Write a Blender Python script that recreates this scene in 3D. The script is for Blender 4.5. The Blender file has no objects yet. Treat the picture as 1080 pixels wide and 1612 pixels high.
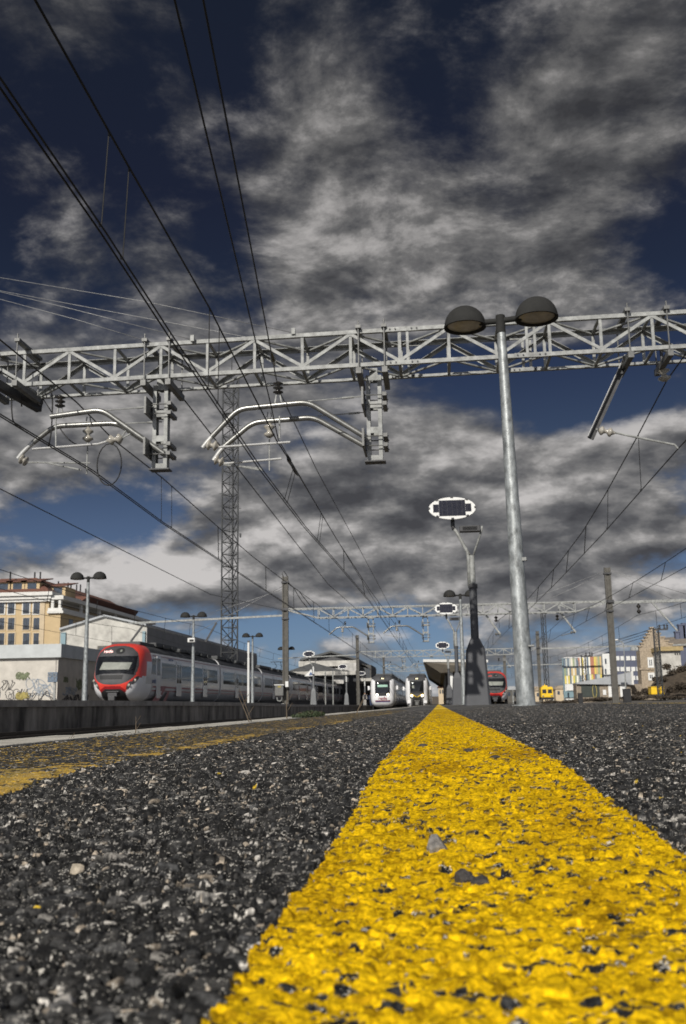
import bpy, math, random
import numpy as np
from mathutils import Vector, Matrix
random.seed(7); rng=np.random.default_rng(11)
SC=bpy.context.scene; COL=SC.collection
# ------------------------------------------------------------------ camera geometry (a photograph pixel at a given depth -> a point of the place)
F=1580.; VP=(690.,1107.); ROLL=math.radians(1.9); CZ=0.10
d_=np.array([VP[0]-540,-(VP[1]-806),-F]); d_/=np.linalg.norm(d_)
u_=np.array([-math.sin(ROLL),math.cos(ROLL),0.]); u_-=u_.dot(d_)*d_; u_/=np.linalg.norm(u_)
RW=np.array([np.cross(d_,u_),d_,u_])
def ray(px,py): return RW@np.array([px-540.,-(py-806.),-F])
def at(px,py,Y):
    r=ray(px,py); t=Y/r[1]; return Vector((r[0]*t,Y,r[2]*t+CZ))
def atx(px,py,X):
    r=ray(px,py); t=X/r[0]; return Vector((X,r[1]*t,r[2]*t+CZ))
def zt(px,py,Y): return at(px,py,Y).z
def xt(px,Y,py=1080): return at(px,py,Y).x
def lerp(t,tab):
    return float(np.interp(t,[a for a,_ in tab],[b for _,b in tab]))
# ------------------------------------------------------------------ mesh helpers
class MB:
    def __init__(s): s.v=[]; s.f=[]; s.m=[]
    def add(s,vs,fs,mi=0):
        o=len(s.v); s.v+=[tuple(v) for v in vs]; s.f+=[tuple(i+o for i in f) for f in fs]; s.m+=[mi]*len(fs); return s
    def box(s,c,sz,M=None,mi=0):
        x,y,z=[k/2 for k in sz]; vs=[Vector((a*x,b*y,e*z)) for e in(-1,1) for b in(-1,1) for a in(-1,1)]
        if M is not None: vs=[M@v for v in vs]
        c=Vector(c); vs=[v+c for v in vs]
        return s.add(vs,[(0,2,3,1),(4,5,7,6),(0,1,5,4),(2,6,7,3),(0,4,6,2),(1,3,7,5)],mi)
    def span(s,a,b,mi=0):
        a=Vector(a);b=Vector(b); return s.box((a+b)/2,[abs(b[i]-a[i]) for i in range(3)],None,mi)
    def bar(s,p,q,w,h,up=(0,0,1),mi=0):
        p=Vector(p);q=Vector(q);t=(q-p); L=t.length; t.normalize(); up=Vector(up)
        if abs(t.dot(up))>.98: up=Vector((0,1,0))
        a=t.cross(up).normalized(); b=a.cross(t)
        M=Matrix((a,t,b)).transposed(); return s.box((p+q)/2,(w,L,h),M,mi)
    def tube(s,pts,r,n=8,cap=True,mi=0):
        pts=[Vector(p) for p in pts]; N=len(pts); rs=r if hasattr(r,'__len__') else [r]*N
        o=len(s.v); prev=None
        for i,p in enumerate(pts):
            t=(pts[min(i+1,N-1)]-pts[max(i-1,0)]).normalized()
            if prev is None:
                up=Vector((0,0,1)) if abs(t.z)<.9 else Vector((0,1,0)); a=t.cross(up).normalized()
            else: a=(prev-t*prev.dot(t)).normalized()
            b=a.cross(t); prev=a
            for k in range(n):
                g=2*math.pi*k/n; s.v.append(tuple(p+(a*math.cos(g)+b*math.sin(g))*rs[i]))
        fs=[]
        for i in range(N-1):
            for k in range(n):
                k2=(k+1)%n; fs.append((o+i*n+k,o+i*n+k2,o+(i+1)*n+k2,o+(i+1)*n+k))
        if cap and n>2: fs+= [tuple(o+k for k in range(n))[::-1], tuple(o+(N-1)*n+k for k in range(n))]
        s.f+=fs; s.m+=[mi]*len(fs); return s
    def lathe(s,prof,c,axis=(0,0,1),n=24,mi=0):
        ax=Vector(axis).normalized(); up=Vector((0,0,1)) if abs(ax.z)<.9 else Vector((1,0,0)); a=ax.cross(up).normalized(); b=ax.cross(a); c=Vector(c)
        vs=[];fs=[]
        for r,h in prof:
            for k in range(n):
                g=2*math.pi*k/n; vs.append(c+ax*h+(a*math.cos(g)+b*math.sin(g))*r)
        for i in range(len(prof)-1):
            for k in range(n): k2=(k+1)%n; fs.append((i*n+k,i*n+k2,(i+1)*n+k2,(i+1)*n+k))
        return s.add(vs,fs,mi)
    def prism(s,poly,ext,mi=0):
        n=len(poly); P=[Vector(p) for p in poly]; e=Vector(ext); vs=P+[p+e for p in P]
        fs=[tuple(range(n))[::-1],tuple(range(n,2*n))]+[(i,(i+1)%n,n+(i+1)%n,n+i) for i in range(n)]
        return s.add(vs,fs,mi)
    def quad(s,a,b,c,d,mi=0): return s.add([a,b,c,d],[(0,1,2,3)],mi)
    def build(s,name,mat,parent=None,smooth=False,local=False,fix=True,bevel=0):
        me=bpy.data.meshes.new(name); off=Vector((0,0,0))
        if parent is not None and not local:
            p=parent
            while p is not None: off+=p.location; p=p.parent
        me.from_pydata([tuple(Vector(v)-off) for v in s.v],[],s.f)
        mats=mat if isinstance(mat,(list,tuple)) else [mat]
        for m in mats: me.materials.append(m)
        if len(mats)>1: me.polygons.foreach_set('material_index',s.m)
        if fix:
            import bmesh
            bm=bmesh.new(); bm.from_mesh(me); bmesh.ops.recalc_face_normals(bm,faces=bm.faces); bm.to_mesh(me); bm.free()
        if smooth: me.polygons.foreach_set('use_smooth',[True]*len(me.polygons))
        o=bpy.data.objects.new(name,me); COL.objects.link(o); o.parent=parent
        if smooth=='auto':
            try: me.set_sharp_from_angle(angle=math.radians(40))
            except Exception: pass
        if bevel:
            b=o.modifiers.new('bevel','BEVEL'); b.width=bevel; b.segments=2; b.limit_method='ANGLE'
        return o
def thing(name,label,cat,loc=(0,0,0),group=None):
    o=bpy.data.objects.new(name,None); COL.objects.link(o); o.location=loc; o.empty_display_size=.2
    return tag(o,label,cat,group)
def tag(o,label,cat,group=None):
    o['label']=label; o['category']=cat
    if group: o['group']=group
    return o
def struct(o,kind='structure'): o['kind']=kind; return o
def copy_tree(o,parent=None):
    c=o.copy(); COL.objects.link(c); c.parent=parent
    for ch in [k for k in o.children]: copy_tree(ch,c)
    return c
def text_obj(name,s,size,loc,rot,mat,parent,depth=.004,bold=0):
    cu=bpy.data.curves.new(name,'FONT'); cu.body=s; cu.size=size; cu.extrude=depth; cu.offset=bold; cu.align_x='CENTER'; cu.align_y='CENTER'
    t=bpy.data.objects.new(name,cu); COL.objects.link(t); t.rotation_euler=rot; bpy.context.view_layer.update()
    me=bpy.data.meshes.new_from_object(t.evaluated_get(bpy.context.evaluated_depsgraph_get())); bpy.data.objects.remove(t)
    me.materials.clear(); me.materials.append(mat)
    o=bpy.data.objects.new(name,me); COL.objects.link(o); o.parent=parent; o.rotation_euler=rot
    off=Vector((0,0,0)); p=parent
    while p is not None: off+=p.location; p=p.parent
    o.location=Vector(loc)-off; return o
# ------------------------------------------------------------------ materials
def nn(t,typ,**k):
    n=t.nodes.new(typ)
    for a,b in k.items():
        if a.startswith('i_'): n.inputs[a[2:].replace('_',' ')].default_value=b
        else: setattr(n,a,b)
    return n
def mat(name,c,rough=.6,metal=0.,var=.25,scale=3.,bump=0.,bscale=40.,c2=None,stretch=None,spec=.5,detail=5):
    m=bpy.data.materials.new(name); m.use_nodes=True; t=m.node_tree; b=t.nodes['Principled BSDF']; L=t.links
    b.inputs['Roughness'].default_value=rough; b.inputs['Metallic'].default_value=metal; b.inputs['Specular IOR Level'].default_value=spec
    tc=nn(t,'ShaderNodeTexCoord'); vec=tc.outputs['Object']
    if stretch:
        mp=nn(t,'ShaderNodeMapping'); mp.inputs['Scale'].default_value=stretch; L.new(vec,mp.inputs['Vector']); vec=mp.outputs['Vector']
    n=nn(t,'ShaderNodeTexNoise'); n.inputs['Scale'].default_value=scale; n.inputs['Detail'].default_value=detail; n.inputs['Roughness'].default_value=.65; L.new(vec,n.inputs['Vector'])
    r=nn(t,'ShaderNodeValToRGB'); L.new(n.outputs['Fac'],r.inputs['Fac'])
    lo=[max(0,k*(1-var)) for k in c]; hi=list(c2) if c2 else [min(1,k*(1+var)) for k in c]
    r.color_ramp.elements[0].position=.32; r.color_ramp.elements[1].position=.68
    r.color_ramp.elements[0].color=(*lo,1); r.color_ramp.elements[1].color=(*hi,1)
    L.new(r.outputs['Color'],b.inputs['Base Color'])
    if bump:
        n2=nn(t,'ShaderNodeTexNoise'); n2.inputs['Scale'].default_value=bscale; n2.inputs['Detail'].default_value=6; L.new(tc.outputs['Object'],n2.inputs['Vector'])
        bp=nn(t,'ShaderNodeBump'); bp.inputs['Strength'].default_value=bump; bp.inputs['Distance'].default_value=.02; L.new(n2.outputs['Fac'],bp.inputs['Height']); L.new(bp.outputs['Normal'],b.inputs['Normal'])
    return m
def emit(name,c,s):
    m=mat(name,c,.4,var=.02); b=m.node_tree.nodes['Principled BSDF']; b.inputs['Emission Color'].default_value=(*c,1); b.inputs['Emission Strength'].default_value=s; return m
M={}
M['galv']=mat('galvanised_steel',(.235,.24,.23),.55,.0,.42,7,.15,60)
M['tubem']=mat('dull_zinc_tube',(.20,.20,.19),.3,.6,.25,9)
M['zinc']=mat('bright_zinc',(.42,.42,.41),.4,.3,.15,9)
M['galvpole']=mat('galvanised_spangle',(.26,.275,.275),.45,.35,.55,16,.1,80,stretch=(1,1,.5),detail=9)
M['dsteel']=mat('dark_steel',(.05,.05,.052),.55,.3,.3,8)
M['chan']=mat('channel_steel',(.12,.12,.115),.5,.2,.3,10)
M['mast']=mat('mast_steel',(.032,.034,.036),.7,.0,.3,6)
M['wire']=mat('copper_wire_dark',(.012,.0115,.011),.5,.4,.3,5)
M['wireg']=mat('grey_stay_wire',(.25,.25,.25),.5,.4,.3,5)
M['dome']=mat('dome_charcoal',(.028,.028,.027),.85,0,.2,4,spec=.15)
M['lens']=mat('lamp_lens',(.40,.35,.27),.25,0,.25,6)
M['ped']=mat('pedestal_grey_paint',(.052,.054,.06),.6,0,.12,3,.05,120)
M['pedl']=mat('pedestal_light_grey',(.13,.135,.14),.6,0,.15,3,.05,120)
M['white']=mat('white_paint',(.62,.62,.60),.5,0,.08,3)
M['cellmat']=None
M['conc']=mat('concrete_post',(.085,.08,.07),.85,0,.25,3,.2,60)
M['concwall']=mat('stained_concrete',(.10,.09,.08),.9,0,.5,1.5,.3,30,c2=(.36,.33,.29),stretch=(1,1,.35))
M['coping']=mat('coping_concrete',(.30,.28,.255),.9,0,.3,3,.2,60)
M['copnear']=mat('pale_coping',(.42,.40,.35),.85,0,.22,7,.3,90)
M['rail']=mat('rusty_rail',(.035,.028,.022),.7,.2,.35,6)
M['ins']=mat('insulator_glass',(.32,.30,.26),.12,0,.25,20)
M['insd']=mat('insulator_brown',(.02,.018,.016),.2,0,.25,20)
M['redp']=mat('train_red',(.62,.05,.035),.28,0,.07,2)
M['redd']=mat('train_red_dark',(.25,.012,.015),.35,0,.1,2)
M['twhite']=mat('train_white',(.72,.72,.73),.3,0,.06,2)
M['tside']=mat('train_silver_side',(.62,.62,.63),.2,.15,.08,.8)
M['tgrey']=mat('train_dark_grey',(.05,.05,.053),.65,0,.15,3)
M['tblack']=mat('train_black',(.012,.012,.013),.7,0,.2,3)
M['tglass']=mat('train_glass',(.010,.011,.013),.05,0,.2,2,spec=.5)
M['stripe']=mat('stripe_maroon',(.20,.02,.035),.35,0,.1,3)
M['blind']=mat('pale_blind',(.19,.20,.175),.6,0,.2,5)
M['blindg']=mat('green_blind',(.25,.42,.33),.6,0,.1,5)
M['roofk']=mat('train_roof',(.045,.047,.048),.6,0,.25,2)
M['tile']=mat('roof_tile',(.125,.055,.038),.85,0,.4,6,.3,25)
M['beige']=mat('beige_render',(.45,.34,.195),.85,0,.07,1.2,.1,60)
M['beiged']=mat('beige_render_side',(.47,.38,.26),.85,0,.1,1.2,.1,60)
M['trim']=mat('white_trim',(.56,.55,.52),.7,0,.1,2)
M['winglass']=mat('window_glass',(.035,.045,.06),.08,0,.35,1.5,spec=.8)
M['render']=mat('whitewashed_render',(.40,.385,.35),.9,0,.28,.9,.35,18)
M['graf']=mat('graffiti_wall_render',(.47,.44,.39),.9,0,.14,1.2,.2,40)
M['greyroof']=mat('grey_cladding',(.30,.31,.32),.6,.1,.12,1.5)
M['stone']=mat('brown_stone',(.30,.245,.18),.9,0,.4,5,.7,9)
M['stoned']=mat('brown_stone_garage',(.23,.19,.145),.9,0,.4,4,.7,9)
M['navy']=mat('slate_blue_cladding',(.075,.085,.13),.6,0,.12,2)
M['green']=mat('dark_green_door',(.025,.033,.028),.6,0,.2,3)
M['yellow']=mat('machine_yellow',(.72,.46,.012),.45,0,.12,4)
M['earth']=mat('earth_bank',(.06,.045,.03),.95,0,.5,2.5,.8,14)
M['leaf']=mat('weed_leaf',(.024,.036,.012),.7,0,.5,30)
M['twig']=mat('dry_twig',(.10,.075,.05),.8,0,.3,30)
M['brush']=mat('dry_brush',(.05,.038,.026),.85,0,.5,6)
M['blacksp']=mat('spray_black',(.06,.058,.06),.8,0,.3,9)
M['greensp']=mat('spray_green',(.15,.17,.10),.8,0,.3,9)
M['bluesp']=mat('spray_blue',(.28,.32,.37),.8,0,.25,9)
M['yelsp']=mat('spray_yellow',(.30,.25,.08),.8,0,.3,9)
M['sign']=mat('sign_blue',(.06,.10,.22),.4,0,.1,5)
M['skin']=mat('skin',(.45,.28,.2),.6); M['clothd']=mat('dark_cloth',(.03,.03,.04),.8); M['clothb']=mat('blue_cloth',(.08,.11,.2),.8); M['clothl']=mat('pale_cloth',(.5,.47,.42),.8); M['hair']=mat('hair_brown',(.03,.02,.012),.7)
M['head']=emit('lit_headlamp',(1.,.86,.6),9.)
M['display']=emit('destination_display',(.9,.8,.5),.8)
M['hill']=mat('hillside',(.11,.085,.06),.95,0,.4,.05)
M['teal']=mat('teal_panel',(.16,.24,.27),.5,0,.1,2)
def ballast_mat():
    m=mat('ballast_stone',(.07,.062,.055),.9,0,.6,18,1.,25,c2=(.16,.145,.125)); return m
M['ballast']=ballast_mat()
# solar cell panel: dark blue-black silicon with thin silver busbars
def cell_mat():
    m=bpy.data.materials.new('solar_cells'); m.use_nodes=True; t=m.node_tree; b=t.nodes['Principled BSDF']; L=t.links
    tc=nn(t,'ShaderNodeTexCoord'); br=nn(t,'ShaderNodeTexBrick'); br.offset=0.; br.squash=1.
    br.inputs['Scale'].default_value=1.; br.inputs['Brick Width'].default_value=.125; br.inputs['Row Height'].default_value=.042; br.inputs['Mortar Size'].default_value=.0035
    br.inputs['Color1'].default_value=(.012,.013,.022,1); br.inputs['Color2'].default_value=(.018,.019,.03,1); br.inputs['Mortar'].default_value=(.06,.06,.065,1)
    L.new(tc.outputs['Object'],br.inputs['Vector']); L.new(br.outputs['Color'],b.inputs['Base Color']); b.inputs['Roughness'].default_value=.25; return m
M['cell']=cell_mat()
def col_mat(name,rough,bump,bscale,spec=.4,speck=0.):
    m=bpy.data.materials.new(name); m.use_nodes=True; t=m.node_tree; b=t.nodes['Principled BSDF']; L=t.links
    a=nn(t,'ShaderNodeVertexColor',layer_name='Col'); tc=nn(t,'ShaderNodeTexCoord')
    n=nn(t,'ShaderNodeTexNoise'); n.inputs['Scale'].default_value=bscale; n.inputs['Detail'].default_value=5; n.inputs['Roughness'].default_value=.7; L.new(tc.outputs['Object'],n.inputs['Vector'])
    mr=nn(t,'ShaderNodeMapRange'); mr.inputs['From Min'].default_value=.3; mr.inputs['From Max'].default_value=.7; mr.inputs['To Min'].default_value=.4; mr.inputs['To Max'].default_value=1.6; L.new(n.outputs['Fac'],mr.inputs['Value'])
    mx=nn(t,'ShaderNodeVectorMath',operation='SCALE'); L.new(a.outputs['Color'],mx.inputs[0]); L.new(mr.outputs['Result'],mx.inputs['Scale']); out=mx.outputs['Vector']
    if speck:
        n2=nn(t,'ShaderNodeTexNoise'); n2.inputs['Scale'].default_value=650; n2.inputs['Detail'].default_value=2; L.new(tc.outputs['Object'],n2.inputs['Vector'])
        n3=nn(t,'ShaderNodeTexNoise'); n3.inputs['Scale'].default_value=130; n3.inputs['Detail'].default_value=3; L.new(tc.outputs['Object'],n3.inputs['Vector'])
        md=nn(t,'ShaderNodeMath',operation='MULTIPLY_ADD'); L.new(n3.outputs['Fac'],md.inputs[0]); md.inputs[1].default_value=.8; L.new(n2.outputs['Fac'],md.inputs[2])
        r2=nn(t,'ShaderNodeMapRange',interpolation_type='SMOOTHSTEP'); L.new(md.outputs[0],r2.inputs['Value']); r2.inputs['From Min'].default_value=1.055; r2.inputs['From Max'].default_value=1.11; r2.inputs['To Max'].default_value=speck
        mm=nn(t,'ShaderNodeMix',data_type='RGBA'); L.new(r2.outputs['Result'],mm.inputs[0]); L.new(out,mm.inputs[6]); mm.inputs[7].default_value=(.62,.59,.53,1); out=mm.outputs[2]
    L.new(out,b.inputs['Base Color'])
    bp=nn(t,'ShaderNodeBump'); bp.inputs['Strength'].default_value=bump; bp.inputs['Distance'].default_value=.0015; L.new(n.outputs['Fac'],bp.inputs['Height']); L.new(bp.outputs['Normal'],b.inputs['Normal'])
    b.inputs['Roughness'].default_value=rough; b.inputs['Specular IOR Level'].default_value=spec; return m
M['asphalt']=col_mat('coarse_asphalt',.6,.8,380,.35,.75); M['paint']=col_mat('yellow_road_paint',.8,.4,300,.06)
#@@GROUND
# ------------------------------------------------------------------ the platform under the camera: coarse worn asphalt with painted lines
ZB=[(0,0),(.6,0),(1.,.010),(1.3,.023),(2.85,.0225),(5.7,.017),(11,.010),(18,.0),(40,-.02),(90,-.06),(160,-.10),(260,-.14)]
def sst(a,b,x): t=np.clip((x-a)/(b-a),0,1); return t*t*(3-2*t)
def pz(x,y):
    x=np.asarray(x,float); y=np.asarray(y,float)
    return np.interp(y,[a for a,_ in ZB],[b for _,b in ZB])+.05*sst(.25,1.0,x)*sst(4,10,y)*(1-.5*sst(30,80,y))
def hsh(i,j,k):
    h=(i.astype(np.int64)*374761393+j.astype(np.int64)*668265263+k*974634777)&0xffffffff
    h=((h^(h>>13))*1274126177)&0xffffffff; h=((h^(h>>16))*2246822519)&0xffffffff; return ((h^(h>>15))&0xffffff)/float(0xffffff)
def voro(x,y,s,seed):
    gx=x/s; gy=y/s; ix=np.floor(gx); iy=np.floor(gy)
    f1=np.full(x.shape,9.); f2=np.full(x.shape,9.); ci=np.zeros_like(ix); cj=np.zeros_like(iy); dx1=np.zeros_like(x); dy1=np.zeros_like(x)
    for a in(-1,0,1):
        for b in(-1,0,1):
            i=ix+a; j=iy+b; px=i+.1+.8*hsh(i,j,seed); py=j+.1+.8*hsh(i,j,seed+1)
            dx=gx-px; dy=gy-py; dd=np.sqrt(dx*dx+dy*dy); c=dd<f1
            f2=np.where(c,f1,np.minimum(f2,dd)); f1=np.where(c,dd,f1); ci=np.where(c,i,ci); cj=np.where(c,j,cj); dx1=np.where(c,dx,dx1); dy1=np.where(c,dy,dy1)
    return f1,f2,ci,cj,dx1*s,dy1*s
def vnoise(x,y,s,seed):
    gx=x/s; gy=y/s; i=np.floor(gx); j=np.floor(gy); u=gx-i; v=gy-j; u=u*u*(3-2*u); v=v*v*(3-2*v)
    return (hsh(i,j,seed)*(1-u)+hsh(i+1,j,seed)*u)*(1-v)+(hsh(i,j+1,seed)*(1-u)+hsh(i+1,j+1,seed)*u)*v
def fbm(x,y,s,seed,o=4):
    r=0;a=.5
    for k in range(o): r=r+a*vnoise(x,y,s,seed+7*k); s*=.5; a*=.5
    return r/(1-.5**o)
def surface(X,Y):
    """height of stones, colour, paint mask for points of the platform"""
    wx=X+.004*(fbm(X,Y,.012,91)-.5); wy=Y+.004*(fbm(X,Y,.012,97)-.5)
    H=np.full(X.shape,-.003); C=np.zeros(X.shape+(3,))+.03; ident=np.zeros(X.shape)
    for s,pres,hmax,seed in((.0042,1.,.0012,5),(.0085,.75,.0034,25),(.015,.50,.0048,45)):
        f1,f2,ci,cj,dx,dy=voro(wx,wy,s,seed)
        r=[hsh(ci,cj,seed+k) for k in range(2,10)]
        e=sst(.0,.42,f2-f1); h=(hmax*.78*(.25+.75*r[0])+ (dx*(r[1]-.5)+dy*(r[2]-.5))*.70)*e - .0014*(1-e)
        h=h+.00045*(fbm(X,Y,.0022,seed+60,2)-.5)*e
        on=(r[3]<pres)&(h>H)
        H=np.where(on,h,H)
        g=.006+.032*r[4]**2; warm=r[5]
        c=np.stack([g*(1.0+.06*warm),g*(1.0+.01*warm),g*(1.0-.05*warm)],-1)
        lt=(r[6]>(.93 if s>.01 else .80)); gl=.14+.66*r[7]**1.4
        pat=fbm(X,Y,.0045,seed+80,3)>.50
        cl=np.stack([gl*1.03,gl*(.97-.10*(warm>.6)),gl*(.88-.2*(warm>.6))],-1)
        c=np.where((lt&pat)[...,None],cl,c)
        md=(r[6]>.50)&(~lt); c=np.where((md&pat)[...,None],c*2.4+.016,c)
        C=np.where(on[...,None],c*(.18+.82*sst(.0,.26,f2-f1))[...,None],C); ident=np.where(on,r[5]*.5+r[6]*.5,ident)  # colour also darkens towards the gaps: shade painted in between the stones
    return H,C,ident
LINE_X=.0372; LINE_W=.2295
def line_mask(X,Y):
    cx=LINE_X+.0006*Y*0; rag=.005*(fbm(X*0+3,Y,.05,301)-.5)+.010*(fbm(X,Y,.014,311,3)-.5)
    ragr=.006*(fbm(X*0+9,Y,.06,331)-.5)+.010*(fbm(X,Y,.014,341,3)-.5)
    return (X>cx-LINE_W/2+rag)&(X<cx+LINE_W/2+ragr)
def build_platform():
    ys=[.20]
    while ys[-1]<15.:
        y=ys[-1]; st=min(max(y*y/112.,.0008),.0062)
        if y>4: st=.022
        if y>9: st=.05
        ys.append(y+st)
    ys=np.array(ys); NY=len(ys)
    n1,n2,n3=110,760,110
    xi=np.empty((NY,n1+n2+n3))
    for k,y in enumerate(ys):
        a=-.445*y-.02; b=.275*y+.02; a=max(a,-.97); b=min(b,3.05); lo=max(a-.45-.25*y,-1.0) if a>-.97 else -1.0; hi=min(b+.45+.25*y,3.1)
        p=np.linspace(lo,a,n1,endpoint=False) if lo<a else np.linspace(-1.0,a,n1,endpoint=False)
        xi[k]=np.concatenate([p,np.linspace(a,b,n2,endpoint=False),np.linspace(b,hi,n3)])
    X=xi; Y=np.repeat(ys[:,None],X.shape[1],1)
    H,C,ident=surface(X,Y)
    lm=line_mask(X,Y)
    f1,f2,ci,cj,dx,dy=voro(X+.003*(fbm(X,Y,.01,411)-.5),Y+.003*(fbm(X,Y,.01,421)-.5),.0075,401)
    clus=fbm(X,Y,.06,431,3); chip=(hsh(ci,cj,405)<.03+.22*sst(.48,.72,clus))&(f1<.34+.32*hsh(ci,cj,406))
    scr=(fbm(X*.5,Y,.0038,441,3)>.70)
    paint=lm&~chip&~scr
    lump=fbm(X,Y,.013,451,4)-.5
    Hp=np.maximum(H,-.0008)*.62+.0011+.0050*lump
    shade=.80+.5*(fbm(X,Y,.02,461,3)-.4)+.5*(fbm(X,Y,.0035,471,2)-.5)
    grime=sst(.52,.72,fbm(X*1.4,Y*.5,.16,491,4)); shade=shade*(1-.28*grime); CP=np.stack([.74*shade,(.462-.03*grime)*shade,.002+.003*shade],-1); dirt=(fbm(X,Y,.006,481,3)>.64); CP=np.where(dirt[...,None],CP*np.array([.55,.52,.7]),CP)
    Hc=np.where(lm,np.maximum(H,-.0008)*.62+.0009+.0050*lump,H); C=np.where((lm&~paint)[...,None],np.minimum(C,.035)*.8,C)
    # worn band beside the platform edge: old tan-yellow paint, bitumen patches, bare stone
    band=(X>-.885+.02*(fbm(X,Y,.2,501)-.5))&(X<-.455+.05*(fbm(X*0,Y,.7,511,3)-.5)+.02*(fbm(X,Y,.03,515,3)-.5))
    rim=np.abs(X-(-.478+.05*(fbm(X*0,Y,.7,511,3)-.5)))<.02+.02*fbm(X*0,Y,.11,517)
    bit=fbm(X,Y*.5,.22,521,4); tar=band&((bit>.41)|((X>-.80)&(X<-.62)&(bit>.36)))&~((X>-.66)&(Y<1.26+.25*(X+.62)))
    old=band&~tar&(fbm(X,Y,.012,531,4)<.45)
    old2=rim&(fbm(X,Y,.02,541,4)<.50)
    crumbs=band&(fbm(X,Y,.010,551,3)>.69)
    sm=np.where(band,np.clip(H,-.0004,.0022)*.45+.0015,H)
    nearp=(X>-.67)&(Y<1.3)&band
    gt=.55+.55*fbm(X,Y,.01,561,3)
    CO=np.stack([.33*gt,.23*gt,.05*gt],-1)
    C=np.where((tar)[...,None],np.stack([.022*gt,.021*gt,.020*gt],-1),C)
    C=np.where((old&~nearp)[...,None],CO*.22,C); C=np.where((nearp&(fbm(X,Y,.012,571,3)<.54))[...,None],CO,C)
    C=np.where((old2&((fbm(X*0,Y,.6,577,3)>.56)|(Y<1.45)))[...,None],np.stack([.48*gt,.31*gt,.055*gt],-1),C); C=np.where(crumbs[...,None],np.stack([.66*gt,.42*gt,.05*gt],-1),C)
    # yellow flecks of line paint scattered on the stones, and worn line at the far edge
    fl=(~band)&(~lm)&(hsh(np.floor(X/.004),np.floor(Y/.006),601)>.9993); C=np.where(fl[...,None],np.array([.62,.42,.03]),C)
    st2=(X>2.32)&(X<2.52)&(fbm(X,Y*.25,.35,611,3)>.42)
    C=np.where(st2[...,None],np.array([.70,.47,.03])*gt[...,None],C)
    Z=pz(X,Y)+np.where(paint,Hp,np.where(lm,Hc,np.where(band,sm,H)))
    C=np.where(paint[...,None],CP,C)
    V=np.stack([X,Y,Z],-1).reshape(-1,3); NX=X.shape[1]
    i,j=np.meshgrid(np.arange(NY-1),np.arange(NX-1),indexing='ij'); q=(i*NX+j).ravel()
    Q=np.stack([q,q+1,q+NX+1,q+NX],-1); pm=paint.reshape(-1)[Q].sum(1)>=3
    Cf=np.concatenate([C.reshape(-1,3),np.ones((V.shape[0],1))],1)
    def mk(name,faces,m):
        used,inv=np.unique(faces.ravel(),return_inverse=True); me=bpy.data.meshes.new(name)
        me.vertices.add(len(used)); me.vertices.foreach_set('co',V[used].astype(np.float32).ravel())
        me.loops.add(len(inv)); me.loops.foreach_set('vertex_index',inv.astype(np.int32))
        me.polygons.add(len(faces)); me.polygons.foreach_set('loop_start',(np.arange(len(faces))*4).astype(np.int32))
        me.update(calc_edges=True); me.materials.append(m)
        at_=me.color_attributes.new('Col','FLOAT_COLOR','POINT'); at_.data.foreach_set('color',Cf[used].astype(np.float32).ravel())
        me.polygons.foreach_set('use_smooth',np.ones(len(faces),dtype=bool))
        o=bpy.data.objects.new(name,me); COL.objects.link(o); struct(o); return o
    mk('platform',Q[~pm],M['asphalt']); mk('yellow_line',Q[pm],M['paint'])
    # farther on, and behind the camera, the same surface at a coarser size
    for nm,y0,y1,n in(('platform_far',14.95,230.,160),('platform_behind',-14.,.205,40)):
        yy=np.linspace(y0,y1,n); xx=np.linspace(-1.,3.1,70); XX,YY=np.meshgrid(xx,yy); ZZ=pz(XX,YY)+.0008
        vv=np.stack([XX,YY,ZZ],-1).reshape(-1,3); b=MB(); b.v=[tuple(v) for v in vv]
        b.f=[(r*70+c,r*70+c+1,(r+1)*70+c+1,(r+1)*70+c) for r in range(n-1) for c in range(69)]; b.m=[0]*len(b.f)
        o=b.build(nm,mat(nm+'_asphalt',(.028,.028,.027),.85,0,.6,45,.6,160,c2=(.15,.145,.135)),fix=False); struct(o)
        yl=MB(); x0,x1=LINE_X-LINE_W/2,LINE_X+LINE_W/2
        for k in range(n-1):
            yl.quad((x0,yy[k],pz(x0,yy[k])+.005),(x1,yy[k],pz(x1,yy[k])+.005),(x1,yy[k+1],pz(x1,yy[k+1])+.005),(x0,yy[k+1],pz(x0,yy[k+1])+.005))
        struct(yl.build('yellow_line',mat('yellow_line_paint',(.72,.47,.012),.55,0,.3,30),fix=False))
build_platform()
# platform edge: pale coping slabs, retaining face, and body
b=MB(); y=-14.
while y<230:
    L=1.2 if y<40 else 6.; z=float(pz(-.97,y+L/2))+.003*random.random()
    b.span((-1.075,y+.004,z-.10),(-.905,y+L-.004,z+.0035)); y+=L
struct(b.build('platform_coping',M['copnear'],bevel=.004))
b=MB()
for k in range(-14,230,4): b.span((-1.03,k,-1.),( -1.0,k+4,min(float(pz(-1,k)),float(pz(-1,k+4)))-.02)); b.span((3.08,k,-1.),(3.12,k+4,min(float(pz(3,k)),float(pz(3,k+4)))-.001))
struct(b.build('platform_wall',M['concwall']))
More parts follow.
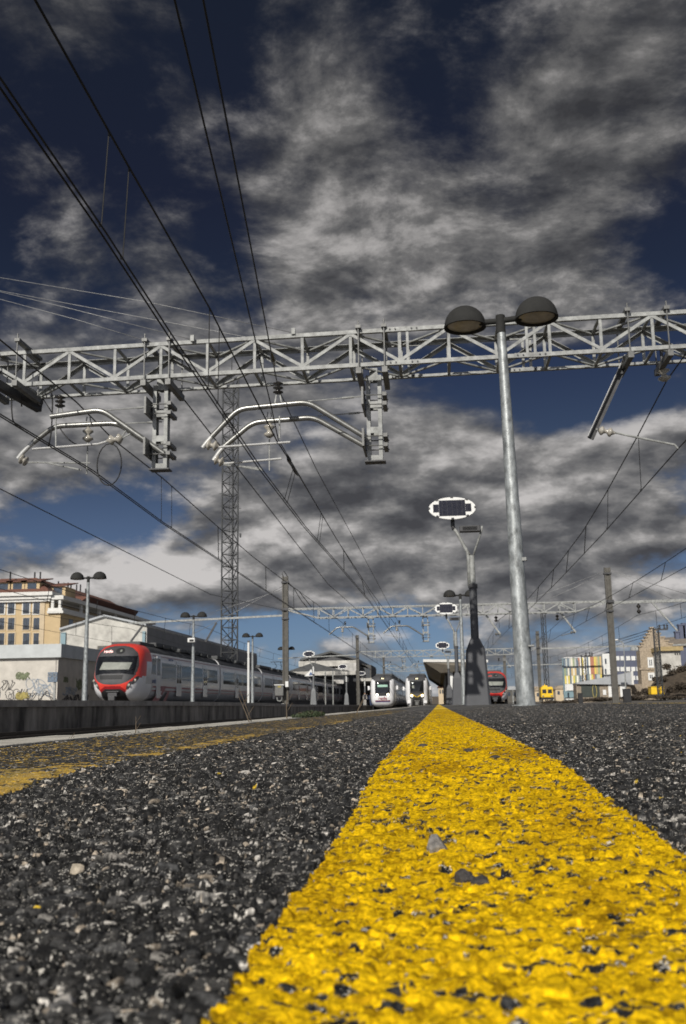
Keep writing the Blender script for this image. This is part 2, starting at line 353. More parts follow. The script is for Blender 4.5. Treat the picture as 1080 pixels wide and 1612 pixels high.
#@@TRACKS
RZ=[(-20,-.26),(14,-.27),(30,-.32),(70,-.5),(120,-.72),(300,-.8)]
RL=[(-20,.0),(30,-.1),(60,-.42),(90,-.5),(300,-.7)]
def rz(y,X=0): return lerp(y,RL) if X<-12 else lerp(y,RZ)
def track(X,y0,y1,full):
    b=MB(); ysg=[y0]
    while ysg[-1]<y1: ysg.append(ysg[-1]+(4 if ysg[-1]<60 else 12))
    for s in(-.72,.72):
        for a,c in zip(ysg[:-1],ysg[1:]):
            za,zc=rz(a,X),rz(c,X)
            for (w,lo,hi) in((.07,-.045,0.),(.018,-.135,-.045),(.14,-.16,-.135)):
                vs=[(X+s+sx*w/2,yy,zz+h) for yy,zz in((a,za),(c,zc)) for h in(lo,hi) for sx in(-1,1)]
                b.add(vs,[(0,1,3,2),(4,6,7,5),(0,4,5,1),(2,3,7,6),(0,2,6,4),(1,5,7,3)])
    if full:
        y=y0
        while y<70:
            z=rz(y,X); b.span((X-1.3,y-.12,z-.36),(X+1.3,y+.12,z-.165),1)
            for s in(-.72,.72):
                for e in(-.10,.10): b.span((X+s+e-.03,y-.05,z-.165),(X+s+e+.03,y+.05,z-.115),1); b.tube([(X+s+e,y,z-.13),(X+s+e,y,z-.075)],.014,6,mi=1)
            y+=.62
    return struct(b.build('railway_track',[M['rail'],M['coping']]))
for X,f in((-2.9,1),(-6.8,1),(-18.5,0),(-23.,0),(4.6,0),(6.3,0),(9.,0),(14.5,0)): track(X,-14,300,f)
b=MB()
for xs,lane in(((-8.5,-1.03),-5),((-60,-16.4),-18),((3.12,60),5)):
    xx=np.linspace(xs[0],xs[1],14); yy=[-16,0,8,16,24,32,45,60,80,100,120,160,200,300]
    o=len(b.v)
    for y in yy:
        for x in xx:
            up=0.
            if lane==5: up=1.05*float(sst(8,22,x))*float(sst(60,130,y))
            b.v.append((x,y,rz(y,lane)-.19+up+.03*random.random()))
    n=len(xx)
    for r in range(len(yy)-1):
        for c in range(n-1): b.f.append((o+r*n+c,o+r*n+c+1,o+(r+1)*n+c+1,o+(r+1)*n+c)); b.m.append(0)
struct(b.build('ballast',M['ballast'],fix=False))
# ground to the horizon, with low hills far off
b=MB(); xx=np.concatenate([np.linspace(-2600,-100,30),np.linspace(-80,80,17),np.linspace(100,2600,30)]); yy=np.concatenate([np.linspace(-400,0,6),np.linspace(40,400,14),np.linspace(440,3200,46)])
n=len(xx)
for y in yy:
    for x in xx:
        h=float(sst(420,1400,y))*(10+12*float(fbm(np.array(x+900.),np.array(y),500.,700,4)))*(.6+.4*float(sst(-200,500,x)))
        b.v.append((x,y,-1.6+h+(1.1*float(sst(60,100,x))*float(sst(60,130,y)))))
for r in range(len(yy)-1):
    for c in range(n-1): b.f.append((r*n+c,r*n+c+1,(r+1)*n+c+1,(r+1)*n+c)); b.m.append(0)
struct(b.build('ground',M['hill'],fix=False))
# the opposite platform
LZ=[(-20,.30),(30,.30),(47,.25),(60,.17),(74,.13),(97,.09),(128,-.03),(160,-.12),(240,-.2)]
def lz(y): return lerp(y,LZ)
b=MB(); c_=MB(); w_=MB(); ysg=list(range(-14,62,2))+list(range(62,232,6))
for a,e in zip(ysg[:-1],ysg[1:]):
    za,ze=lz(a),lz(e)
    def slab(bb,x0,x1,lo,hi,g=0.):
        vs=[(x,yy,zz+h) for yy,zz in((a+g,za),(e-g,ze)) for h in(lo,hi) for x in(x0,x1)]
        bb.add(vs,[(0,1,3,2),(4,6,7,5),(0,4,5,1),(2,3,7,6),(0,2,6,4),(1,5,7,3)])
    slab(b,-16.2,-8.95,-.2,-.004); slab(c_,-8.95,-8.42,-.14,0.,.006); slab(w_,-8.6,-8.5,-1.1,-.14); slab(w_,-16.3,-16.2,-1.,-.02)
struct(b.build('opposite_platform',mat('old_asphalt',(.05,.05,.048),.9,0,.4,4,.4,40)))
struct(c_.build('opposite_platform_coping',M['coping'])); struct(w_.build('opposite_platform_wall',M['concwall']))
#@@LAMPS
def lamp(base,ztop,label,lean=0.,yaw=0.,group='twin dome platform lamps'):
    x,y,z=base; h=ztop-z
    t=thing('platform_lamp',label,'lamp post',base,group)
    n=28 if y<20 else 12
    MB().tube([(x,y,z-.01),(x,y,z+.02),(x+lean*.35,y,z+h*.35),(x+lean*.95,y,z+h-.20)],[.103,.10,.081,.049],n).build('pole',M['galvpole'],t,smooth='auto')
    bp=MB().lathe([(0,.012),(.15,.012),(.15,0)],(x,y,z),n=n); bp.build('base_plate',M['galvpole'],t)
    x0=x; x=x+lean; MB().tube([(x,y,z+h-.21),(x,y,z+h)],.053,n).build('sleeve',M['dome'],t,smooth='auto')
    if y<20:
        x1=x0+lean*.3-.0; hb=MB(); x=x1; hb.bar((x+.055,y-.05,z+1.55),(x+.10,y-.06,z+1.55),.05,.035); hb.build('hatch_catch',M['galv'],t); hb=MB(); hb.tube([(x+.07,y-.08,z+.62),(x+.13,y-.09,z+.62)],.012,8); hb.build('hatch_catch',M['galv'],t); x=x0+lean
    for s in(-1,1):
        ca,sa=math.cos(yaw),math.sin(yaw); cx,cy=x+s*.405*ca,y+s*.405*sa; zc=z+h-.07
        MB().tube([(x+s*.04*ca,y+s*.04*sa,z+h-.06),(x+s*.24*ca,y+s*.24*sa,z+h-.055)],.033,10).build('arm',M['dome'],t,smooth='auto')
        R=.235; pr=[(R*math.cos(a),R*.98*math.sin(a)) for a in np.linspace(0,math.pi/2*.995,12)]
        d=MB().lathe([(R-.035,.004),(R-.01,-.025),(R+.006,-.022),(R+.006,0)]+pr,(cx,cy,zc),n=n+8).build('dome',M['dome'],t,smooth='auto')
        MB().lathe([(0,-.012),(R*.45,-.012),(R*.8,-.004),(R-.03,.006)],(cx,cy,zc),n=n).build('lens',M['lens'],d,smooth=True)
    return t
zl=lambda y:lz(y)
lamp((.92,10.9,float(pz(.92,10.9))),4.41,'tall double dome lamp on a speckled galvanised pole, nearest the camera',-.075,-.20)
lamp((.97,38.6,float(pz(.97,38.6))),4.20,'double dome lamp half hidden behind the dark pedestal of the nearest solar light')
lamp((-12.06,34,zl(34)),4.66,'double dome lamp in front of the graffiti hut, left of the red train nose')
lamp((-11.46,47,zl(47)),4.40,'double dome lamp with small white camera box, in front of the red train side')
lamp((-11.0,60,zl(60)),4.28,'double dome lamp beside a second bare pole, just right of the lattice mast')
lamp((-11.17,74.8,zl(74)),4.28,'small double dome lamp standing behind the concrete catenary mast')
t=thing('platform_pole','bare thin white pole standing close beside a double dome lamp','pole',(-11.45,60.3,zl(60)))
MB().tube([(-11.3,60.3,zl(60)),(-11.3,60.3,4.0)],.075,10).build('pole_shaft',M['white'],t,smooth='auto'); MB().box((-11.3,60.3,3.1),(.16,.12,.25)).build('bracket',M['dsteel'],t)
# camera box on second lamp
p=at(302,1008,46.8); t=thing('security_camera','small white box camera fixed to the lamp pole in front of the red train','camera',p)
MB().box(p,(.34,.3,.2)).build('housing',M['white'],t,bevel=.02); MB().box(p+Vector((.02,-.16,-.01)),(.2,.03,.09)).build('window',M['tblack'],t)
def solar(base,label,near=False,light=False,panel=True):
    x,y,z=base; t=thing('solar_lamp',label,'solar light',base,'solar panel platform lights')
    def frus(lv,ch):
        b=MB(); rings=[]
        for hw,hh in lv:
            c=hw*ch; pts=[(-hw+c,-hw),(hw-c,-hw),(hw,-hw+c),(hw,hw-c),(hw-c,hw),(-hw+c,hw),(-hw,hw-c),(-hw,-hw+c)]
            rings.append(len(b.v)); b.v+=[(x+px,y+py,z+hh) for px,py in pts]
        for r0,r1 in zip(rings[:-1],rings[1:]):
            for k in range(8): b.f.append((r0+k,r0+(k+1)%8,r1+(k+1)%8,r1+k)); b.m.append(0)
        b.f.append(tuple(rings[-1]+k for k in range(8))); b.m.append(0); return b
    pm=M['pedl'] if light else M['ped']
    frus([(.335,-.01),(.318,.02),(.225,1.33),(.11,1.60)],.18).build('pedestal',pm,t,bevel=.012 if near else 0)
    MB().tube([(x,y,z+1.58),(x,y,z+2.92)],[.098,.094],20).build('lower_pole',pm,t,smooth='auto')
    MB().lathe([(.108,0),(.115,.01),(.115,.10),(.09,.11)],(x,y,z+2.84),n=20).build('collar',M['tgrey'],t)
    MB().tube([(x,y,z+2.9),(x,y,z+3.66)],.073,16).build('upper_pole',M['white' if light else 'galv'],t,smooth='auto')
    px=x-.44; zp=z+4.86
    MB().tube([(x-.085,y-.02,z+2.9),(x-.085,y-.02,z+3.62),(x-.10,y-.02,z+3.75),(px+.08,y-.02,z+4.28),(px+.02,y,z+4.36)],.042,12).build('panel_arm',M['galv'],t,smooth=True)
    MB().tube([(px+.03,y,z+4.33),(px+.0,y,z+4.42),(px,y,z+4.62)],[.05,.05,.05],12).build('arm_elbow',M['tgrey'],t,smooth=True)
    st=MB(); st.tube([(x-.02,y-.04,z+3.66),(x-.40,y-.03,z+4.36)],.018,8); st.tube([(x+.03,y,z+3.64),(x+.27,y,z+4.28),(x+.29,y,z+4.40)],.026,10); st.build('strut',M['galv'],t,smooth=True)
    hd=MB(); hd.box((x-.02,y-.02,z+4.33),(.52,.22,.15)); hd.build('lamp_head',M['tgrey'],t,bevel=.02)
    fn=MB()
    for k in range(5): fn.box((x-.02,y-.135,z+4.30+.018*k),(.36,.012,.007))
    fn.build('fins',M['tblack'],t)
    # elliptical back board leaning back to face the sky
    el=math.radians(33); nrm=Vector((0,-math.cos(el),math.sin(el))); uu=Vector((1,0,0)); vv=uu.cross(nrm)*-1
    Mx=Matrix((uu,vv,nrm)).transposed().to_4x4(); Mx.translation=Vector((px,y-.04,zp))
    n=44; ring=[Mx@Vector((.59*math.cos(2*math.pi*k/n),.385*math.sin(2*math.pi*k/n),0)) for k in range(n)]
    brd=MB().prism(ring,nrm*.025).build('panel_board',M['white'],t)
    cells=MB()
    for (cx,cy,sx,sy) in((0,0,.33,.275),(-.405,0,.072,.14),(.405,0,.072,.14)):
        cells.add([(cx-sx,cy-sy,.029),(cx+sx,cy-sy,.029),(cx+sx,cy+sy,.029),(cx-sx,cy+sy,.029)],[(0,1,2,3)])
    oc=cells.build('solar_cells',M['cell'],brd,local=True,fix=False); oc.matrix_local=Matrix.Translation(-Vector(base))@Mx
    cl=MB()
    for a in(0,50,90,130,180,230,270,310):
        a=math.radians(a); q=Mx@Vector((.575*math.cos(a),.37*math.sin(a),.03)); tq=Matrix.Rotation(a,3,'Z'); cl.box(q,(.045,.07,.02),Mx.to_3x3()@tq)
    cl.build('clip',M['tgrey'],brd); 
    MB().bar((px,y+.03,zp-.22),(px,y-.0,zp-.02),.09,.05).build('tilt_bracket',M['tgrey'],t)
    return t
solar((.95,25,float(pz(.95,25))),'nearest solar light with large oval white panel board above dark tapered pedestal',True)
solar((1.0,52,float(pz(1,52))),'second solar light along the yellow line platform, its panel beside the double dome lamp')
solar((.95,85,float(pz(.95,85))),'farthest solar light on the yellow line platform, its panel level with the canopy roof')
solar((-11.85,97,zl(97)),'solar light on the opposite platform nearest the concrete mast',light=True)
solar((-11.46,128,zl(128)),'middle solar light of the three on the opposite platform',light=True)
solar((-11.07,155,zl(155)),'solar light on the opposite platform closest to the white train front',light=True)
#@@GANTRY
def box_truss(X0,X1,Yn,slope,z0,z1,dep,step,g,name='truss',w=.074,m='galv',splices=(),root=None,taper=0.):
    """four chords with zigzag lacing on every face"""
    Y=lambda X:Yn+slope*X
    def pts(X,k,zz): return Vector((X,Y(X)+dep*k,zz))
    for k in(0,1):
        for nm,zz in(('bottom_chord',z0),('top_chord',z1)):
            a,c=X0,X1
            if taper and nm=='bottom_chord': a,c=X0+taper,X1-taper
            bb=MB()
            if k==0 or taper: bb.bar(pts(a,k,zz),pts(c,k,zz),w,w)
            else:
                fz=w*.46 if nm=='top_chord' else -w*.46; fl=1.7 if nm=='top_chord' else 1.
                bb.bar(pts(a,k,zz),pts(c,k,zz),.009,w); bb.bar(pts(a,k,zz+fz)+Vector((0,-w*fl/2-.005,0)),pts(c,k,zz+fz)+Vector((0,-w*fl/2-.005,0)),w*fl,.009)
            if taper and nm=='bottom_chord': bb.bar(pts(a,k,zz),pts(X0,k,z1-.12),w,w); bb.bar(pts(c,k,zz),pts(X1,k,z1-.12),w,w)
            bb.build(nm,M[m],root)
    L=MB(); n=int(round((X1-X0)/step)); xs=[X0+(X1-X0)*i/n for i in range(n+1)]
    if taper: xs=[x for x in xs if X0+taper*.6<=x<=X1-taper*.6]
    v=w*.72
    for i,x in enumerate(xs):
        for k in(0,1):
            off=(-.004 if k==0 else .004)
            p=pts(x,k,z0+w/2); q=pts(x,k,z1-w/2); p.y+=off; q.y+=off; L.bar(p,q,v,v*.6,(0,1,0))
            if i<len(xs)-1:
                lo,hi=(z1-w/2,z0+w/2) if i%2==0 else (z0+w/2,z1-w/2)
                a=pts(x,k,lo); c=pts(xs[i+1],k,hi); a.y+=off*4; c.y+=off*4
                if k==0 or taper: L.bar(a,c,v*1.1,v*.5,(0,1,0))
                else:
                    L.bar(a,c,v*1.1,.008,(0,1,0)); dn_=(c-a).normalized(); up_=dn_.cross(Vector((0,1,0))); up_=up_ if up_.z>0 else -up_; o_=up_*(v*.53)+Vector((0,-v*.85,0)); L.bar(a+o_,c+o_,v*1.7,.008,up_)
        L.bar(pts(x,0,z0-.006)+Vector((0,w/2,0)),pts(x,1,z0-.006)-Vector((0,w/2,0)),v,v*.6)
        L.bar(pts(x,0,z1+.006)+Vector((0,w/2,0)),pts(x,1,z1+.006)-Vector((0,w/2,0)),v,v*.6)
        if i<len(xs)-1:
            for zz in(z0+.012,z1-.012):
                a,c=(0,1) if i%2==0 else (1,0)
                L.bar(pts(x,a,zz),pts(xs[i+1],c,zz),v*.9,v*.5)
    L.build('lacing',M[m],root)
    if splices:
        for x in splices:
            for k in(0,1):
                for zz in(z0,z1):
                    S=MB(); B=MB(); p=pts(x,k,zz); S.box(p+Vector((0,-.038,0)),(.62,.012,w*1.15))
                    for e in(-.25,-.15,.15,.25): B.tube([p+Vector((e,-.04,0)),p+Vector((e,-.062,0))],.016,6)
                    so_=S.build('splice_plate',M[m],root); B.build('bolts',M['dsteel'],so_)
                S=MB(); S.bar(pts(x-.07,k,z0),pts(x-.07,k,z1),v*.9,v*.9,(0,1,0)); S.build('splice_post',M[m],root); S=MB(); S.bar(pts(x+.07,k,z0),pts(x+.07,k,z1),v*.9,v*.9,(0,1,0)); S.build('splice_post',M[m],root)
G1Y=17.75; G1S=-.035
def drop_post(root,X,Yc,ztop,zbot,m='galv',w=.29,near=True):
    o=MB(); hw=w/2
    for s in(-1,1):
        xc=X+s*(hw-.035)
        o.span((xc-.036,Yc-.09,zbot),(xc+.036,Yc-.078,ztop)); o.span((xc+s*.026,Yc-.078,zbot),(xc+s*.036,Yc+.09,ztop))
        o.span((xc-.036,Yc+.09,zbot),(xc+.036,Yc+.102,ztop))
    for z0,z1 in((ztop-.10,ztop+.14),(zbot+(ztop-zbot)*.61,zbot+(ztop-zbot)*.69),(zbot+(ztop-zbot)*.32,zbot+(ztop-zbot)*.39),(zbot,zbot+.10)):
        o.span((X-hw+.07,Yc-.087,z0),(X+hw-.07,Yc-.081,z1)); o.span((X-hw+.07,Yc+.093,z0),(X+hw-.07,Yc+.099,z1))
    po=o.build('drop_post',M[m],root)
    MB().span((X-hw-.05,Yc-.13,zbot-.025),(X+hw+.05,Yc+.13,zbot)).build('end_plate',M['dsteel'],po)
    for f in(.64,.75,.16,.27):
        k=MB(); zz=zbot+(ztop-zbot)*f
        for yy in(-.17,.17): k.tube([(X-hw-.05,Yc+yy,zz),(X+hw+.12,Yc+yy,zz)],.011,6)
        k.span((X+hw+.02,Yc-.24,zz-.035),(X+hw+.10,Yc+.24,zz+.035)); k.build('clamp_bolt',M['chan'],po)
    for f0,f1 in((.60,.80),(.12,.32)):
        MB().span((X-hw-.07,Yc-.45,zbot+(ztop-zbot)*f0),(X-hw-.03,Yc+.45,zbot+(ztop-zbot)*f1)).build('side_plate',M['chan'],po)
    return po
def clamp_channels(root,xs,Y0,Y1,z0,z1):
    for x in xs:
        c=MB(); c.span((x-.05,Y0-.15,z0-.20),(x+.05,Y1+.12,z0-.09)); 
        c.span((x-.05,Y0-.12,z1+.04),(x+.05,Y1+.12,z1+.10))
        for yy in(Y0-.085,Y1+.085): c.tube([(x,yy,z0-.2),(x,yy,z1+.20)],.014,6)
        c.build('clamp_channel',M['chan'],root)
g1=thing('signal_gantry','near galvanised box truss gantry spanning the whole picture over the platforms','gantry',(-1,18.2,-.8),'catenary portal gantries over the tracks')
g1.name='catenary_gantry'
box_truss(-14.2,13.2,G1Y,G1S,6.3,6.95,.83,.915,g1,splices=(-.42,1.9,-9.0),root=g1)
for X in(-5.13,-1.02): drop_post(g1,X,18.25,6.22,4.56); clamp_channels(g1,(X-.24,X+.24),G1Y+G1S*X,G1Y+G1S*X+.83,6.3,6.95)
clamp_channels(g1,(3.63,4.32,-7.75,-8.4),17.6,18.5,6.3,6.95)
for x in(-14.2,13.2):
    p=MB(); 
    for s in(-.22,.22):
        for q in(0,.83): p.bar((x+s,G1Y+G1S*x+q,-1.2),(x+s,G1Y+G1S*x+q,7.),.09,.09,(0,1,0))
    for k in range(16): 
        z=-1+k*.5
        for q in(0,.83): p.bar((x-.22,G1Y+G1S*x+q,z),(x+.22,G1Y+G1S*x+q,z+.5),.05,.03,(0,1,0))
    p.build('gantry_leg',M['galv'],g1)
for px,py in((462,522),(303,533)):
    q=at(px,py,17.8); MB().box(q,(.07,.07,.12)).build('wire_anchor',M['galv'],g1)
# insulators and arms
def discs(b,p,q,n,r,mi=0):
    p=Vector(p);q=Vector(q);d=q-p;L=d.length
    prof=[(.02,0)]
    for k in range(n):
        h=L*(k+.5)/n; w=L/n*.5; prof+=[(r*.35,h-w),(r,h-w*.3),(r*.96,h+w*.05),(r*.55,h+w*.35)]
    prof+=[(.02,L)]
    b.lathe(prof,p,d,16,mi); return b
def arm_thing(label,group,pts,r=.052,zinc=None,ins=None,hang=None,rod=None,steady=None,top=None,jumper=None):
    t=thing('cantilever_arm',label,'catenary arm',pts[0],group)
    MB().tube(pts,r,14).build('bent_tube',M['tubem'],t,smooth='auto')
    if zinc: MB().tube(zinc,r*.85,10).build('tube_end',M['zinc'],t,smooth='auto')
    if top:
        b=MB(); discs(b,top+Vector((0,0,.17)),top+Vector((0,0,.42)),3,.10); b.build('post_insulator',M['insd'],t,smooth=True)
        b=MB(); 
        for e in(-.07,.07): b.bar(top+Vector((e,0,-.05)),top+Vector((e*.4,0,.2)),.025,.025,(0,1,0))
        b.build('insulator_bracket',M['galv'],t)
    if hang:
        b=MB(); discs(b,hang+Vector((0,0,-.36)),hang+Vector((0,0,-.06)),2,.11); b.build('glass_insulator',M['ins'],t,smooth=True)
        b=MB(); b.tube([hang+Vector((0,0,-.36)),hang+Vector((0,0,-1.02))],.014,6); b.tube([hang+Vector((0,0,.05)),hang+Vector((0,0,-.07))],.02,6)
        for e in(-.06,.06): b.bar(hang+Vector((e,0,-.05)),hang+Vector((e*.5,0,.16)),.02,.02,(0,1,0))
        b.build('suspension_rod',M['galv'],t)
    if ins:
        b=MB(); discs(b,ins[0],ins[1],2,.10); b.build('strut_insulator',M['ins'],t,smooth=True)
    if rod: MB().tube(rod,.022,8).build('steady_tube',M['zinc'],t,smooth='auto')
    if steady:
        for s in steady: MB().tube(s,.016,6).build('registration_rod',M['galv'],t,smooth='auto')
    return t
def bend(P,n=5,f=.18):
    out=[Vector(P[0])]
    for a,c,e in zip(P[:-2],P[1:-1],P[2:]):
        a,c,e=Vector(a),Vector(c),Vector(e); p=c+(a-c).normalized()*f; q=c+(e-c).normalized()*f
        for k in range(n+1):
            u=k/n; out.append(p*(1-u)**2+c*2*u*(1-u)+q*u*u)
    out.append(Vector(P[-1])); return out
A=lambda px,py,Y:at(px,py,Y)
YN,YF=18.02,18.78
GA='bent tube catenary arms on the near gantry'
arm_thing('front bent arm reaching left from the middle drop post of the near gantry',GA,bend([A(577,689,YN),A(485,633,YN),A(375,644,YN),A(333,688,YN)]),zinc=bend([A(334,687,YN),A(325,697,YN),A(319,705,YN)],2,.05),top=A(438,634,YN),
  ins=(A(322,700,YN)+Vector((.03,0,.0)),A(345,703,YN)),rod=[A(343,704,YN),A(457,696,YN)],steady=[[A(440,690,YN),A(440,655,YN)]])
arm_thing('rear bent arm reaching left from the middle drop post, with hanging glass insulator',GA,bend([A(581,706,YF),A(494,657,YF),A(398,665,YF),A(354,702,YF)]),zinc=bend([A(355,701,YF),A(345,712,YF),A(336,725,YF)],2,.05),hang=A(424,661,YF),
  ins=(A(338,723,YF),A(353,729,YF)),rod=[A(352,730,YF),A(443,722,YF)],steady=[[A(352,732,YF),A(375,734,YF),A(408,737,YF),A(414,741,YF)],[A(375,734,YF),A(410,740,YF)]])
arm_thing('front bent arm reaching left from the left drop post of the near gantry',GA,bend([A(258,714,YN+.1),A(160,645,YN),A(80,656,YN)]),top=A(94,655,YN),
  steady=[[A(88,655,YN),A(88,702,YN)],[A(205,683,YN),A(190,691,YN)],[A(198,678,YN),A(190,691,YN)]],ins=(A(193,690,YN),A(168,694,YN)),rod=[A(168,695,YN),A(155,699,YN),A(51,707,YN)])
arm_thing('rear bent arm from the left drop post, drooping lower at its left end',GA,bend([A(262,718,YF),A(185,666,YF),A(85,671,YF),A(52,697,YF)]),zinc=bend([A(53,696,YF),A(36,712,YF),A(28,722,YF)],2,.05),hang=A(139,668,YF),
  ins=(A(32,722,YF),A(44,728,YF)),steady=[[A(44,728,YF),A(142,729,YF)],[A(75,729,YF),A(128,740,YF)]])
# drop arm of the right hand track
t=thing('registration_arm','dark slanted channel arm hanging under the near gantry at right, with white rod','catenary arm',A(985,570,18.1))
p,q=A(988,562,18.1),A(930,690,18.1); pd=(q-p).normalized(); sd=pd.cross(Vector((0,1,0))).normalized()
c=MB()
for s in(-.05,.05): c.bar(p+sd*s,q+sd*s,.014,.10,(0,1,0))
c.bar(p+Vector((0,.05,0)),q+Vector((0,.05,0)),.10,.012,(0,1,0)); c.build('channel_arm',M['dsteel'],t)
c=MB(); c.bar(p+sd*-.065-Vector((0,.04,0)),q+sd*-.065-Vector((0,.04,0)),.012,.05,(0,1,0)); c.build('channel_flange',M['zinc'],t)
c=MB(); discs(c,A(942,677,18.1),A(968,682,18.1),2,.085); c.build('strut_insulator',M['ins'],t,smooth=True)
MB().tube([A(938,676,18.1),A(968,681,18.1),A(1000,688,18.1),A(1062,700,18.1),A(1067,706,18.1)],.02,8).build('steady_tube',M['galv'],t,smooth='auto')
t=thing('suspension_insulator','grey bell insulator hanging under the right end of the near gantry','insulator',A(1040,575,18.3))
b=MB(); discs(b,A(1047,600,18.3),A(1043,578,18.3),2,.12); b.build('glass_discs',M['ins'],t,smooth=True)
b=MB(); b.tube([A(1041,552,18.3),A(1043,580,18.3)],.03,8); b.build('hook',M['dsteel'],t)
t=thing('channel_bracket','dark channel with hook under the left end of the near gantry','bracket',A(30,610,18.2))
b=MB(); b.bar(A(-30,590,17.3),A(62,643,18.9),.13,.16); b.build('channel_beam',M['dsteel'],t)
b=MB(); b.tube(bend([A(52,628,18.8),A(52,637,18.8),A(66,637,18.8),A(66,628,18.8)],4,.05),.03,8); b.tube([A(68,628,18.8),A(82,650,18.85)],.012,6); b.build('hook',M['dsteel'],t)
b=MB()
for pts in([(40,572),(20,590),(18,640),(20,665),(38,678)],[(58,583),(45,590),(33,610),(34,640)],[(60,585),(78,600),(83,630),(81,680),(76,705)]):
    P=[A(*q,18.3) for q in pts]; b.tube(bend(P,4,.12),.014,6)
b.build('jumper_cable',M['wire'],t,smooth=True)
t=thing('jumper_loop','black cable loop hanging below the left drop post arms','cable',A(170,720,18.6))
n=20; cc=A(172,731,18.6); MB().tube([cc+Vector((.245*math.cos(2*math.pi*k/n),0,.42*math.sin(2*math.pi*k/n))) for k in range(n+1)],.012,6,False).build('cable_loop',M['wire'],t,smooth=True)
t2=MB().tube(bend([A(95,675,18.6),A(107,692,18.6),A(125,703,18.6),A(150,700,18.6)],5,.15),.012,6).build('jumper_cable',M['wire'],smooth=True); tag(t2,'sagging black jumper cable between the two arms of the left drop post','cable')
for k,(pa,pb) in enumerate((((480,632),(570,624)),((500,655),(575,649)),((165,646),(243,640)),((190,667),(255,664)))):
    t=MB(); a,e=A(*pa,YN if k%2==0 else YF),A(*pb,YN if k%2==0 else YF); t.tube([a,e],.011,6); m_=(a*.35+e*.65); t.tube([m_,m_+(e-a).normalized()*.22],.022,8)
    tag(t.build('tie_rod',M['galv'],smooth='auto'),['upper thin tie rod from the middle drop post to the front arm','lower thin tie rod from the middle drop post to the rear arm','upper thin tie rod from the left drop post to the front arm','lower thin tie rod from the left drop post to the rear arm'][k],'tie rod')
# farther portals
def portal(Y,xl,xr,zb,zt_,zpl,label,arms=True,side_r=None,side_l=None,m='galv'):
    t=thing('catenary_gantry',label,'gantry',(xl,Y,-1),'catenary portal gantries over the tracks')
    for x,zb0 in((xl,lz(Y)),(xr,rz(Y)-.1)):
        b=MB(); 
        for s in(-1,1): b.span((x+s*.17-.05,Y-.13,zb0-.3),(x+s*.17+.05,Y+.13,zpl))
        b.span((x-.13,Y-.05,zb0-.3),(x+.13,Y+.05,zpl-.02)); po=b.build('mast',M['conc'],t)
        [MB().span(pa_,pb_).build('bracket',M['dsteel'],po) for pa_,pb_ in (((x-.28,Y-.2,zpl-.5),(x+.28,Y+.2,zpl-.38)),((x-.3,Y-.22,zt_-.1),(x+.3,Y+.22,zt_+.1)),((x-.26,Y-.2,zb-.05),(x+.26,Y+.2,zb+.06)))]
    box_truss(xl+.3,xr-.3,Y-.4,0,zb,zt_,.8,1.12,t,w=.085,m=m,root=t,taper=2.2)
    if arms:
        for X in(-4.75,-.75):
            drop_post(t,X,Y,zb-.05,zb-1.9,w=.42)
    sb=MB()
    if side_r: sb.bar((xr+.2,Y,zt_-.1),(side_r,Y,zt_+.05),.16,.2)
    if side_l: sb.bar((xl-.2,Y,zt_-.45),(side_l,Y,zt_-.75),.12,.14)
    if side_r or side_l: sb.build('side_beam',M['galv'],t)
    return t
portal(74,-11.1,12.55,6.43,7.13,9.6,'second portal gantry between two concrete masts, behind the solar lights',side_r=30,side_l=-23)
portal(146,-11.4,14.4,6.75,7.6,10.0,'third portal gantry farther down the tracks above the white train fronts',side_r=36,side_l=-23)
portal(218,-11.4,14.4,6.9,7.8,10.2,'farthest portal gantry, tiny above the platform canopy',arms=False,side_r=30)
for Y,nm in((74,'second'),(146,'third'),(218,'farthest')):
    for X,wd in((-4.75,'left'),(-.75,'right')):
        if Y>200: break
        s=1.; P=[(X-.2,Y,5.0),(X-1.3,Y,5.72),(X-2.5,Y,5.7),(X-3.1,Y,5.2)]
        arm_thing('bent arm on the %s drop post of the %s gantry'%(wd,nm),'bent tube arms on the farther gantries',bend(P),r=.055,hang=Vector((X-2.1,Y,5.7)),top=Vector((X-1.9,Y,5.72)),steady=[[(X-3.1,Y,5.1),(X-1.7,Y,4.85)]])
    for X,wd,tx in((5.2,'near right',4.6),(10.6 if Y<100 else 11,'outer right',9.)):
        t=thing('registration_arm','slanted arm under the %s side of the %s gantry'%(wd,nm),'catenary arm',(X-.6,Y,6.3),'slanted track arms on the farther gantries')
        MB().bar((X-1.55,Y,6.4),(X-.55,Y,4.95),.12,.12,(0,1,0)).build('channel_arm',M['galv'],t)
        b=MB(); b.tube([(X-.5,Y,5.0),(tx,Y,4.75)],.03,6); discs(b,(X-.6,Y,5.0),(X-.95,Y,4.95),2,.12); b.build('steady_tube',M['chan'],t)
        b=MB(); discs(b,(tx-.2,Y+.1,5.85),(tx-.2,Y+.1,6.3),2,.14); tag(b.build('suspension_insulator',M['insd'],smooth=True),'small dark insulator over the %s track of the %s gantry'%(wd,nm),'insulator','dark insulators under the farther gantries')
for k,X in enumerate((15.5,17.2,21.5,24.)):
    if k%2==0:
        b=MB(); b.bar((X,74,7.1),(X+1.7,74,4.9),.12,.12,(0,1,0)); tag(b.build('registration_arm',M['galv']),'slanted arm hanging from the side beam right of the tall concrete mast, number %s outward'%('one','','two')[k],'catenary arm')
    else:
        b=MB(); discs(b,(X-2.6,74,6.2),(X-2.6,74,6.95),2,.16); tag(b.build('suspension_insulator',M['insd'],smooth=True),'insulator under the side beam beside slanted arm %s'%('','one','','two')[k],'insulator','insulators under the right side beam')
